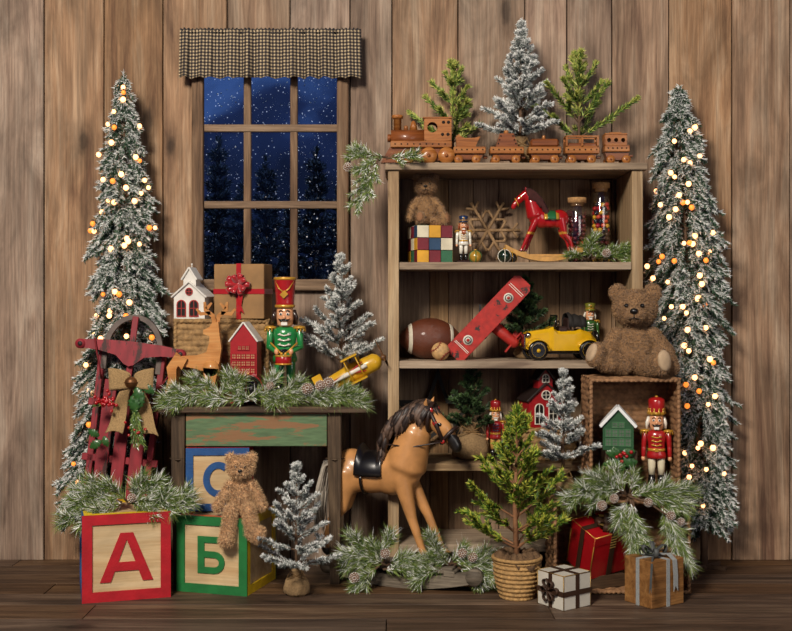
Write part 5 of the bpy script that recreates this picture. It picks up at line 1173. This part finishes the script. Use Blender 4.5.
# ================================================================ red biplane on end
PLR = chipped('plane_red_paint', '#a8241c', '#2a211c', .56, 16, stretch=(1, 1, 1)); DKW = M('plane_dark', '#1c1a1c', .6)
pl = thing('toy_biplane', 'weathered red toy airplane tipped on one wing on the middle shelf', 'toy airplane', at(489, -.21, .813), 0); u = U(-.22)
base = Vector((452-489, 0, 4)); tipv = Vector((523-489, 0, 82-4)); d = (tipv-base).normalized(); s = Vector((d.z, 0, -d.x)); ang = math.atan2(d.x, d.z)
def on(a, b, c): return base+d*a+s*b+Vector((0, c, 0))
for off, L0, L1, nm in ((0, 0, 104, 'upper_wing'), (18, 2, 98, 'lower_wing')):
    m = MB(u); hw_ = 11; P = [(-hw_, L0+3), (-hw_+4, L0), (hw_-4, L0), (hw_, L0+4), (hw_, L1-5), (hw_-4, L1), (-hw_+4, L1), (-hw_, L1-4)]
    # wing plane faces the viewer and a little up
    v0 = [on(a, b, -11+off) for b, a in P]; v1 = [on(a, b, -9+off) for b, a in P]; n = len(P)
    if off: v0 = [on(a, b*.9+3, -11+off) for b, a in P]; v1 = [on(a, b*.9+3, -9+off) for b, a in P]
    m.add(v0+v1, [tuple(range(n))[::-1], tuple(range(n, 2*n))]+[(i, (i+1) % n, (i+1) % n+n, i+n) for i in range(n)]); w_ = m.build(nm, PLR, pl)
    if not off:
        for a in (22, 80):
            for r, mt, k in ((5, WHT, 0), (3.6, M('roundel_dark', '#2a3040', .5), 1), (2.7, WHT, 2), (1.6, PLR, 3)):
                q = MB(u); q.lathe([(r, 0), (r, .25)], on(a, 0, -11.3-.25*k), 20, axis=(0, -1, 0)); q.build('roundel', mt, w_)
        for a in (12, 13.5, 90, 92): q = MB(u); c_ = on(a, 0, -11.2); q.box(tuple(c_), (18, .4, .6), ry=ang); q.build('stripe', WHT, w_)
for a in (20, 34, 66, 84):
    for b in (-6, 6): m = MB(u); m.tube([on(a, b, -9), on(a, b+2, 6)], .7, 5); m.build('strut', DKW, pl)
m = MB(u)                                               # fuselage runs down to the right
fd = Vector((.76, -.12, -.64)).normalized(); c0 = on(50, 2, 4)
m.cap(c0-fd*3, c0+fd*4, 7, 7.5, seg=14); m.cap(c0+fd*4, c0+fd*34, 7, 5.5, seg=14); m.build('fuselage', PLR, pl)
m = MB(u); m.cyl(c0-fd*9, c0-fd*4, 5.4, 6.6, 16); m.ball(c0-fd*10, 2.4, 0, 10, 8)
m.box(tuple(c0-fd*10), (2.4, 2.4, 20))
m.build('propeller', DKW, pl)
m = MB(u); e = c0+fd*33; m.box(tuple(e), (26, 8, 1.6), ry=-.9, bev=.4); m.box(tuple(e+Vector((3, 0, 5))), (9, 1.4, 13), ry=.6, bev=.4); m.build('tail_fin', PLR, pl)
for k in (-1, 1): m = MB(u); wc = c0+fd*2+Vector((-7, k*8-2, -13)); m.lathe([(1.5, -1.2), (4, -1.2), (4.4, 0), (4, 1.2), (1.5, 1.2)], wc, 16, axis=(0, 1, 0)); m.tube([wc, c0], .7, 5); m.build('wheel', DKW, pl)
# ================================================================ yellow vintage car
car = thing('toy_car', 'yellow vintage toy roadster with black folded roof on the middle shelf', 'toy car', at(559, -.235, .813), R(8)); u = U(-.235)*1.08
CY = M('car_yellow', '#d2a312', .25, var=.06, coat=.6); CB = M('car_black', '#100f10', .25, coat=.5); CR = M('chrome_trim', '#b9b4a8', .2, 1, var=0)
m = MB(u)
def sect(x, w, z0, z1, top): return [Vector((x, -w, z0)), Vector((x, -w, z1-3)), Vector((x, -w*.72, z1)), Vector((x, w*.72, z1)), Vector((x, w, z1-3)), Vector((x, w, z0))]
st_ = [(-33, 6.5, 11, 25), (-30, 7.5, 9, 26.5), (-12, 9.5, 9, 29), (-8, 11, 9, 31), (-4, 11, 9, 27), (12, 11.5, 9, 27), (18, 11, 9, 29), (28, 9.5, 9, 25), (34, 6, 11, 19)]
vs = []; 
for x, w, z0, z1 in st_: vs += sect(x, w, z0, z1, 0)
n = len(st_); m.add(vs, [(6*i+k, 6*(i+1)+k, 6*(i+1)+(k+1) % 6, 6*i+(k+1) % 6) for i in range(n-1) for k in range(6)]+[tuple(range(6)), tuple(range(6*(n-1), 6*n))[::-1]]); m.build('car_body', CY, car)
for s in (-1, 1):
    for wx in (-23, 25):
        m = MB(u); c_ = (wx, s*11.6, 9.2); m.lathe([(6.2, -1.8), (8.2, -1.9), (9.1, -1), (9.1, 1), (8.2, 1.9), (6.2, 1.8)], c_, 26, axis=(0, 1, 0)); wh = m.build('wheel', CB, car)
        m = MB(u); m.lathe([(5.8, -1.2), (6.4, -2), (6.4, 2), (5.8, 1.2)], c_, 24, axis=(0, 1, 0))
        for k in range(10): a = k*PI/5; m.cyl((wx, s*11.6, 9.2), (wx+6*math.cos(a), s*11.6, 9.2+6*math.sin(a)), .45, seg=5)
        m.lathe([(1.8, -2.6), (1.8, 2.6)], c_, 12, axis=(0, 1, 0)); m.build('wheel_rim', CY, wh)
        m = MB(u); pts = [(wx+11.5*math.cos(a), 9.2+11.3*math.sin(a)) for a in [R(8)+i*R(150)/12 for i in range(13)]]
        m.grid(lambda a, b: (pts[int(a*12)][0], s*(8+7*b), pts[int(a*12)][1]-1.2*b*b), 12, 3); m.build('mudguard', CY, car).modifiers.new('t', 'SOLIDIFY').thickness = .003
    m = MB(u); m.box((1, s*13, 6.8), (30, 4, 1.2), bev=.4); m.build('running_board', CB, car)
    m = MB(u); m.ball((-31, s*6.5, 23), (3, 3, 3), 0, 12, 8); m.build('headlamp', CR, car)
m = MB(u); m.box((-34, 0, 18), (1.4, 12, 13), bev=.5); m.build('radiator', CR, car)
m = MB(u); m.ring([(-9, -12), (-9, 12), (-9, 12), (-9, -12)], [(-9, -11), (-9, 11), (-9, 11), (-9, -11)], 0, .1) if False else None
m.tube([(-7, -10, 29), (-5, -10, 41), (-5, 10, 41), (-7, 10, 29)], .8, 6); m.build('windscreen_frame', CB, car)
m = MB(u); m.grid(lambda a, b: (6+17*a+2*math.sin(a*PI*4)*.5, 11.5*math.cos(PI*b), 30+13*math.sin(PI*b)**.6*(1-.25*a)+math.sin(a*PI*5)), 10, 14); m.build('folding_roof', M('car_roof_cloth', '#18130f', .8), car).modifiers.new('t', 'SOLIDIFY').thickness = .002
m = MB(u); m.box((2, 0, 28), (8, 17, 6), bev=1.2); m.box((8, 0, 33), (4, 18, 12), bev=1.5); m.build('seat', M('car_seat', '#2c150f', .6), car)
m = MB(u); m.tube([(-3+.8*math.sin(a)*1, -5+3.4*math.cos(a), 33+3.4*math.sin(a)) for a in [i*PI/8 for i in range(17)]], .5, 5); m.cyl((-3, -5, 33), (-7, -5, 29), .5, seg=5); m.build('steering_wheel', CB, car)
m = MB(u); m.lathe([(2, -1.4), (7, -1.4), (7.4, 0), (7, 1.4), (2, 1.4)], (35.5, 0, 20), 20, axis=(1, 0, .2)); m.build('spare_wheel', CB, car)
# ================================================================ black star
stt = thing('metal_star', 'flat black five-pointed wire star leaning at the back of the lower shelf', 'star', at(438, -.075, .434), 0, rx=R(-4)); u = U(-.08)
pts = []
for k in range(10):
    r = 48 if k % 2 == 0 else 18.5; a = PI/2+k*PI/5; pts.append((r*math.cos(a), 39+r*math.sin(a)))
pin = [(x*.76, 39+(z-39)*.76) for x, z in pts]; m = MB(u); m.ring(pts[::-1], pin[::-1], -1.6, 1.6); m.build('star_outline', M('black_iron', '#17130f', .6, .3), stt)
# ================================================================ yellow plane on table
yp = thing('toy_biplane', 'yellow toy airplane with white and red flash on the right end of the side table', 'toy airplane', at(346, -.27, TZ), 0); u = U(-.27)*1.22
YP = M('plane_yellow', '#c79a1e', .35, vs=30, coat=.3); ang = R(-27)
m = MB(u); fd = Vector((math.cos(-ang), -.12, math.sin(-ang))); c0 = Vector((-18, 0, 13)); m.cap(c0, c0+fd*26, 5.5, 8.5, seg=16); m.cap(c0+fd*26, c0+fd*45, 8.5, 7.5, seg=16); m.build('fuselage', YP, yp)
sdv = Vector((0, 1, 0)); upv = fd.cross(sdv)*-1; upv = upv if upv.z > 0 else -upv
m = MB(u)
for i, (a0, a1, e) in enumerate(((4, 38, 5), (4, 38, -3))):
    P = [c0+fd*(a0)+upv*(1+e)*.2+Vector((0, -8.6, 0)), c0+fd*24+upv*1.5+Vector((0, -9.2, 0)), c0+fd*a1+upv*e+Vector((0, -9, 0))]; m.tube(P, [.3, 1.1, .5], 6, flat=1)
m.build('flash_stripe', M('flash_red', '#a3201c', .4), yp)
m = MB(u); P = [c0+fd*6+Vector((0, -8.3, 0)), c0+fd*22+upv*1+Vector((0, -9.0, 0)), c0+fd*40+upv*1+Vector((0, -8.6, 0))]; m.tube(P, [.6, 2.0, 1.6], 8); m.build('flash_white', WHT, yp)
for nm, q in (('upper_wing', 13), ('lower_wing', -7)):
    m = MB(u); cc = c0+fd*30+upv*q; V = [cc+fd*a+sdv*b+upv*t_ for t_ in (-.7, .7) for a, b in ((-7, -20), (7, -20), (7, 26), (-7, 26))]; m.add(V, [(3, 2, 1, 0), (4, 5, 6, 7)]+[(i, (i+1) % 4, (i+1) % 4+4, i+4) for i in range(4)]); m.build(nm, YP, yp)
for b in (-18, -8, 14, 24):
    for a in (-5, 5): m = MB(u); cc = c0+fd*(30+a)+sdv*b; m.tube([cc-upv*7, cc+upv*13], .5, 5); m.build('strut', YP, yp)
m = MB(u)
for k in range(3): a = k*2.09+.4; m.tube([c0+fd*55, c0+fd*55+(upv*math.cos(a)+sdv*math.sin(a))*17], [1.6, .6], 6, flat=.4)
m.ball(c0+fd*54.5, 2.6, 0, 10, 8); m.build('propeller', M('plane_brown', '#5b3a1c', .5), yp)
m = MB(u); m.box(tuple(c0+fd*-1), (9, 22, 1.2), ry=ang, bev=.3); m.box(tuple(c0+fd*-2+upv*6), (8, 1.2, 11), ry=ang, bev=.3); m.build('tail_fin', YP, yp)
for s in (-1, 1): m = MB(u); wc = c0+fd*36+Vector((0, s*8-2, 0)); wc.z = 5; m.lathe([(1.5, -1.2), (4.4, -1.2), (5, 0), (4.4, 1.2), (1.5, 1.2)], wc, 16, axis=(0, 1, 0)); m.tube([wc, c0+fd*32], .8, 5); m.build('wheel', CB, yp)
# ================================================================ holly sprig, more boughs
y = -.495; hl = thing('holly_sprig', 'holly sprig with red berries before the green house in the upper crate', 'holly', at(620, -.475, .349), 0); u = U(-.475)
m = MB(u); m.tube([(2, 3, 0), (0, 2, 18), (1, 0, 36)], 1, 6); m.build('stem', BARK, hl)
holly_leaves(hl, u, [(0, -1, 38, 2.9, 15), (0, -1, 38, .3, 16), (0, -1, 36, 2.2, 13), (2, -1, 36, .9, 12), (0, -2, 36, -2.4, 14), (2, -2, 36, -.7, 15), (0, -3, 34, -1.5, 14), (3, 0, 30, .1, 15), (-3, 0, 30, 3.2, 14)]); berries(hl, u, (2, -4, 37), 9, (4, 3), 1.9, rnd)
y = -.53; u = U(y)
pine_bough('pine_garland', 'frosted pine garland with little cones draped between the two wicker crates at right', at(628, y-.012, .345), u,
    [(-6, 2, -64, 2, 0, -4), (-10, 4, -50, 10), (-4, 4, -40, 22), (6, 2, 50, 10), (10, 0, 64, 6), (14, -2, 60, -6), (0, 0, -12, -26, -2, -7), (2, 0, 2, -54, -3, -10), (4, -2, 10, -60, -3, -10), (30, -4, 52, -46, -2, -8), (34, -8, 60, -66, -3, -9), (0, 2, 26, 4), (-8, 2, -30, 12), (-2, 3, -16, 30, 0, 2, .8), (2, 4, 6, 24, 0, 2, .8), (-8, 2, -34, 22, 0, 0, .8)],
    25, nl=15, dens=7.5, snow=.34, cones=[(-28, -10, -6, 4.5), (-16, -11, 1, 4), (18, -10, -3, 4), (40, -11, -16, 4.2), (50, -11, -22, 3.6)], cat='garland', twigs=[[(0, -6, 2), (16, -10, -2), (34, -10, -14), (54, -10, -24)]])
b = Vector(blockA.location)
y = -.62; u = U(y); bx = at(128, y+.10, .3035)
pine_bough('pine_garland', 'frosted pine garland lying on top of the red A block before the sled', bx, u,
    [(-10, 4, -66, -14, 0, -10), (-14, 6, -60, 4, 0, -6), (-18, 8, -54, 20), (-20, 8, -40, 30), (0, 6, -24, 26), (-6, 6, -42, 12), (4, 6, 16, 34), (4, 8, 34, 30), (10, 6, 46, 12), (16, 6, 66, 14), (20, 4, 60, 2, 0, -8), (10, 4, 30, -4, 0, -14), (-4, 4, -30, -2, 0, -14), (0, 4, 24, 10, 0, -12), (30, 6, 66, 6)],
    31, nl=15, dens=7.5, snow=.34, cones=[(6, -8, 12, 4.2)], cat='garland')
y = -.465; u = U(y)
pine_bough('pine_bough', 'frosted pine bough with cones at the foot of the rocking horse, left of its hooves', at(383, y, .045), u,
    [(4, 12, -40, 26, 0, -4), (0, 12, -34, 42), (-4, 12, -28, -10, -2, -10), (0, 14, 6, 46), (4, 12, 26, 22), (0, 12, -12, 36), (0, 8, 28, 6), (-8, 10, -38, 14), (10, 14, 32, 18)],
    35, nl=14, dens=7.5, snow=.34, cones=[(-28, -10, 2, 5), (2, -8, 26, 4.5)], mats=NEED['pine'])
pine_bough('pine_bough', 'frosted pine bough between the rocking horse hooves and the basket tree', at(450, y, .045), u,
    [(0, 14, -30, 18), (0, 14, 50, 16, 0, -8), (6, 14, 56, 4, 0, -10), (4, 12, 40, 24), (0, 12, 14, 32), (0, 10, -14, 26), (-4, 10, -36, -2, 0, -10), (8, 10, 30, -4, 0, -12), (-4, 12, -24, 20), (10, 12, 44, 6, -2, -12), (-10, 12, -22, 44)],
    37, nl=13, dens=7.5, snow=.36, cones=[(12, -8, 26, 4.5), (22, -8, 22, 4.5)])
for nm_, (gx, gy, gz, gw, gd, gh), lb in (('wooden_riser', (619, -.425, .347, 32, 24, 42), 'low wooden block under the green house in the upper crate'),):
    u = U(gy); m = MB(u); m.box((0, 0, gh/2), (gw, gd, gh), bev=.5); o = m.build(nm_, MATS['riser_wood']); o.location = at(gx, gy, gz); tag(o, lb, 'riser')
# ================================================================ wooden train on the shelf top
TRW = wood('train_wood', '#6e3a16', '#a0602a', '#bf8044', 'X', 3.5, .4, knots=False, streak=.3, bump=.15, coat=.25)
TRD = wood('train_dark_wood', '#54290f', '#80451f', '#9c5c2e', 'X', 3.5, .4, knots=False, streak=.3, bump=.15, coat=.25)
HOLE = M('drilled_hole', '#1a0d06', .9, var=0)
ty = -.265; tu = U(ty); TG = 'wagons of the wooden toy train'
def rail_car(name, label, px0, px1, wheels, group=None):
    mid = (px0+px1)/2; t = thing(name, label, 'toy train', at(mid, ty, TOPZ), 0, group); return t, mid
def wheel(t, x, r, y=8.5):
    for s in (-1, 1):
        m = MB(tu); m.lathe([(r*.2, -1.6), (r, -1.5), (r, 1.5), (r*.2, 1.6)], (x, s*y, r), 24, axis=(0, 1, 0)); m.lathe([(r*.22, -2.4), (r*.22, 2.4)], (x, s*y, r), 10, m=1, axis=(0, 1, 0)); m.build('wheel', [TRW, TRD], t)
def rivets(t, xs, z, yy):
    m = MB(tu)
    for x in xs: m.lathe([(.75, 0), (.75, .5)], (x, yy, z), 8, axis=(0, -1, 0))
    m.build('drilled_holes', HOLE, t)
def plate_hole(m, x0, x1, z0, z1, cx, cz, r, y0, y1, n=32):
    out = []
    for i in range(n):
        a = 2*PI*i/n; c, s = math.cos(a), math.sin(a); k = min((x1-cx)/c if c > 1e-6 else ((x0-cx)/c if c < -1e-6 else 1e9), (z1-cz)/s if s > 1e-6 else ((z0-cz)/s if s < -1e-6 else 1e9)); out.append((cx+c*k, cz+s*k))
    inn = [(cx+r*math.cos(2*PI*i/n), cz+r*math.sin(2*PI*i/n)) for i in range(n)]; m.ring(out, inn, y0, y1)
t, c = rail_car('toy_locomotive', 'wooden toy locomotive with chimney and cab leading the train on the shelf top', 381, 451, 0)
X_ = lambda px: px-c
m = MB(tu); m.cyl((X_(391), 0, 26), (X_(424), 0, 26), 9, seg=24); m.box(((X_(391)+X_(424))/2, 0, 21.5), (33, 16, 9), bev=.5); m.cyl((X_(387.5), 0, 26.5), (X_(391), 0, 26.5), 4, seg=16); m.build('boiler', TRD, t)
m = MB(tu); m.box((X_(421), 0, 19.5), (61, 20, 6.5), bev=.6); m.build('running_board', TRW, t)
m = MB(tu); m.prism([(X_(390), 17), (X_(381), 1.5), (X_(396), 1.5), (X_(399), 4), (X_(418), 4), (X_(420), 3), (X_(451), 4), (X_(451), 16.5), (X_(390), 16.5)], -6.5, 6.5); m.build('chassis', TRD, t)
m = MB(tu)
for s in (-1, 1): plate_hole(m, X_(424), X_(451), 22.5, 45, X_(432), 36, 5.2, s*9-1, s*9+1)
m.box((X_(437), 0, 45.5), (29, 21, 1.6), bev=.4); m.box((X_(424.8), 0, 29), (1.6, 17, 13)); m.build('cab', TRW, t)
m = MB(tu)
for a, b in ((443, 41), (448, 41), (442, 29), (447.5, 29)): m.lathe([(1.6, 0), (1.6, .4)], (X_(a), -10, b), 12, axis=(0, -1, 0))
m.build('drilled_holes', HOLE, t); rivets(t, [X_(395+i*6.2) for i in range(9)], 19.5, -10)
m = MB(tu); m.lathe([(4, 33), (4, 46), (5.6, 46), (5.8, 49), (5, 49.4)], (X_(397.5), 0, 0), 20); m.build('chimney', TRW, t)
m = MB(tu); m.lathe([(2, 33), (2, 38), (1.4, 39)], (X_(406), 0, 0), 12); m.build('steam_valve', TRW, t)
m = MB(tu); m.lathe([(4.4, 34), (3, 40), (1.6, 43.4), (.6, 44)], (X_(413.5), 0, 0), 16); m.build('steam_dome', TRW, t)
for px, r in ((399, 4.3), (409, 4.3), (428.5, 8.2), (446, 8.2)): wheel(t, X_(px), r, 8.5 if r > 5 else 8.4)
def coupling(t, x): m = MB(tu); m.box((x, 0, 7.5), (4.4, 4, 3), bev=.4); m.build('coupling', TRD, t)
def wagon(label, px0, px1, wl, name='toy_wagon'):
    t, c = rail_car(name, label, px0, px1, 0, None); m = MB(tu); w = px1-px0
    m.box((0, 0, 13.6), (w, 19, 6.8), bev=.6); m.build('tub', TRW, t); m = MB(tu); m.prism([(-w/2+2, 10.2), (-w/2+5, 4.5), (w/2-5, 4.5), (w/2-2, 10.2)], -6.3, 6.3); m.build('chassis', TRD, t)
    rivets(t, [-w/2+3+i*(w-6)/5 for i in range(6)], 14, -9.5); coupling(t, w/2+.2)
    for p in wl: wheel(t, p-c, 4.3, 8.4)
    return t, c
t, c = wagon('wooden toy wagon with a boat-shaped load, right behind the locomotive', 453, 485, (458, 475.5)); m = MB(tu); m.prism([(-13, 17), (-13, 23), (-13.5, 27), (-10.5, 30), (-8, 27.5), (-4, 26), (4, 26.2), (11, 27.5), (8, 22), (6, 17)], -6, 6); m.build('coal_load', TRW, t)
t, c = wagon('wooden toy wagon with a tapered hopper and knob, third from the left in the train', 489.5, 523, (495, 515))
m = MB(tu); m.add([(a*x, b*y, z) for z, x, y in ((17, 11, 8.5), (30.5, 6.8, 6)) for a, b in ((-1, -1), (1, -1), (1, 1), (-1, 1))], [(3, 2, 1, 0), (4, 5, 6, 7)]+[(i, (i+1) % 4, (i+1) % 4+4, i+4) for i in range(4)]); m.build('hopper', TRD, t); m = MB(tu); m.lathe([(2.4, 30.5), (2.4, 33.6), (1.6, 34.4)], seg=14); m.build('knob', TRW, t)
m = MB(tu)
for i in range(3):
    for s in (-1, 1): m.lathe([(.8, 0), (.8, .6)], (s*(8.6-i*1.3), -8.0+i*.75, 20+i*4), 8, axis=(0, -1, 0))
m.build('drilled_holes', HOLE, t)
t, c = wagon('wooden toy wagon with a plain box top and peg, fourth from left in the train', 527.5, 560, (534.5, 553.5)); m = MB(tu); m.box((0, 0, 21), (28, 16, 8), bev=1.6); m.build('box_top', TRD, t); m = MB(tu); m.lathe([(1.8, 24.8), (1.8, 28.6), (1.2, 29.2)], seg=12); m.build('peg', TRW, t)
t, c = wagon('wooden toy wagon with an open two-window frame on top, just before the caboose', 564, 598, (570.5, 590)); m = MB(tu)
for s in (-1, 1):
    for x in (-15.5, 0, 15.5): m.box((x, s*7.6, 22), (2, 1.8, 10))
    m.box((0, s*7.6, 27.4), (33, 1.8, 1.4)); m.box((0, s*7.6, 17.4), (33, 1.8, 1))
for x in (-15.5, 15.5): m.box((x, 0, 27.4), (2, 15, 1.4)); m.box((x, 0, 20), (1.4, 15, 6))
m.build('open_frame', TRW, t); m = MB(tu); m.box((0, 0, 19), (29, 12, 4), bev=.8); m.build('load', TRD, t)
t, c = rail_car('toy_caboose', 'wooden toy caboose with three round windows, at the right end of the train', 602, 630, 0)
m = MB(tu)
m.box((-1.5, 0, 24.5), (21, 15, 7), bev=.6) if False else None
for s in (-1, 1):
    for i in range(3): plate_hole(m, -12+i*7, -5+i*7, 18.5, 29, -8.5+i*7, 23.6, 2.1, s*7.4-1, s*7.4+1, 20)
m.box((-1.5, 0, 29.6), (22.5, 18, 1.6), bev=.4); m.box((-1.5, 0, 31), (12, 10, 1.8), bev=.4); m.box((-12, 0, 24), (1.2, 14, 10)); m.box((9.4, 0, 24), (1.2, 14, 10)); m.build('cabin', TRW, t)
m = MB(tu); m.box((-.5, 0, 15.2), (25, 19, 6.6), bev=.6); m.build('tub', TRW, t); m = MB(tu); m.prism([(-12, 12), (-10, 4), (10, 4), (12, 12)], -6.3, 6.3); m.box((13.5, 0, 8.5), (5, 8, 2), bev=.3); m.build('chassis', TRD, t); rivets(t, [-9.5+i*4.5 for i in range(5)], 15.5, -9.5)
for x in (-7, 8.6): wheel(t, x, 4.2, 8.4)
# ================================================================ world, lamps, camera
sc = bpy.context.scene
wd = bpy.data.worlds.new('night'); sc.world = wd; wd.use_nodes = True; nt = wd.node_tree; L = nt.links.new
bg = nt.nodes['Background']; tc = node(nt, 'ShaderNodeTexCoord')
n1 = node(nt, 'ShaderNodeTexNoise', i_Scale=9.0, i_Detail=5.0, i_Distortion=.6); L(tc.outputs['Generated'], n1.inputs['Vector'])
sky = ramp(nt, n1.outputs[0], [(.42, '#10182f'), (.56, '#1a274c'), (.70, '#34508a')])
v = node(nt, 'ShaderNodeTexVoronoi', i_Scale=260.0); L(tc.outputs['Generated'], v.inputs['Vector'])
st = ramp(nt, v.outputs['Distance'], [(.07, 1.0), (.15, 0.0)])
L(mixc(nt, 1.0, sky, mixc(nt, 1.0, st, '#b8c4e0', 'MULTIPLY'), 'ADD'), bg.inputs[0]); bg.inputs[1].default_value = 1.0
def area(name, loc, target, size, power, col=(1, .93, .84), sy=None):
    l = bpy.data.lights.new(name, 'AREA'); l.energy = power; l.size = size; l.color = col
    if sy: l.shape = 'RECTANGLE'; l.size_y = sy
    o = bpy.data.objects.new(name, l); COL.objects.link(o); o.location = loc
    o.rotation_euler = (Vector(target)-Vector(loc)).to_track_quat('-Z', 'Y').to_euler(); return o
area('key_softbox', (-1.6, -4.8, 3.7), (.1, -.1, .95), 1.1, 375, (1, .9, .78))
area('fill_softbox', (2.4, -4.2, 2.0), (0.2, 0, .8), 2.0, 36, (1, .92, .84))
sp = bpy.data.lights.new('outside_fill', 'AREA'); sp.energy = 22; sp.size = .6; sp.color = (.65, .78, 1)  # added unseen lamp behind the wall, brightens the falling snow outside
o = bpy.data.objects.new('outside_fill', sp); COL.objects.link(o); o.location = (-.5, .25, 3.4)
o.rotation_euler = (Vector((-.5, 2.2, 1.2))-o.location).to_track_quat('-Z', 'Y').to_euler()
cam = bpy.data.cameras.new('camera'); co = bpy.data.objects.new('camera', cam); COL.objects.link(co)
co.location = (0, -4.5, 1.04); co.rotation_euler = (R(90), 0, 0); cam.sensor_width = 36; cam.lens = 36*1125/792
cam.shift_y = -15.5/792; cam.clip_start = .1; cam.clip_end = 60
sc.camera = co
sc.view_settings.view_transform = 'Standard'; sc.view_settings.look = 'None'; sc.view_settings.gamma = 1
sc.view_settings.use_curve_mapping = False; sc.view_settings.exposure = -0.05
sc.cycles.use_denoising = True
bpy.data.objects.remove(bpy.data.objects['blob']) if 'blob' in bpy.data.objects else None
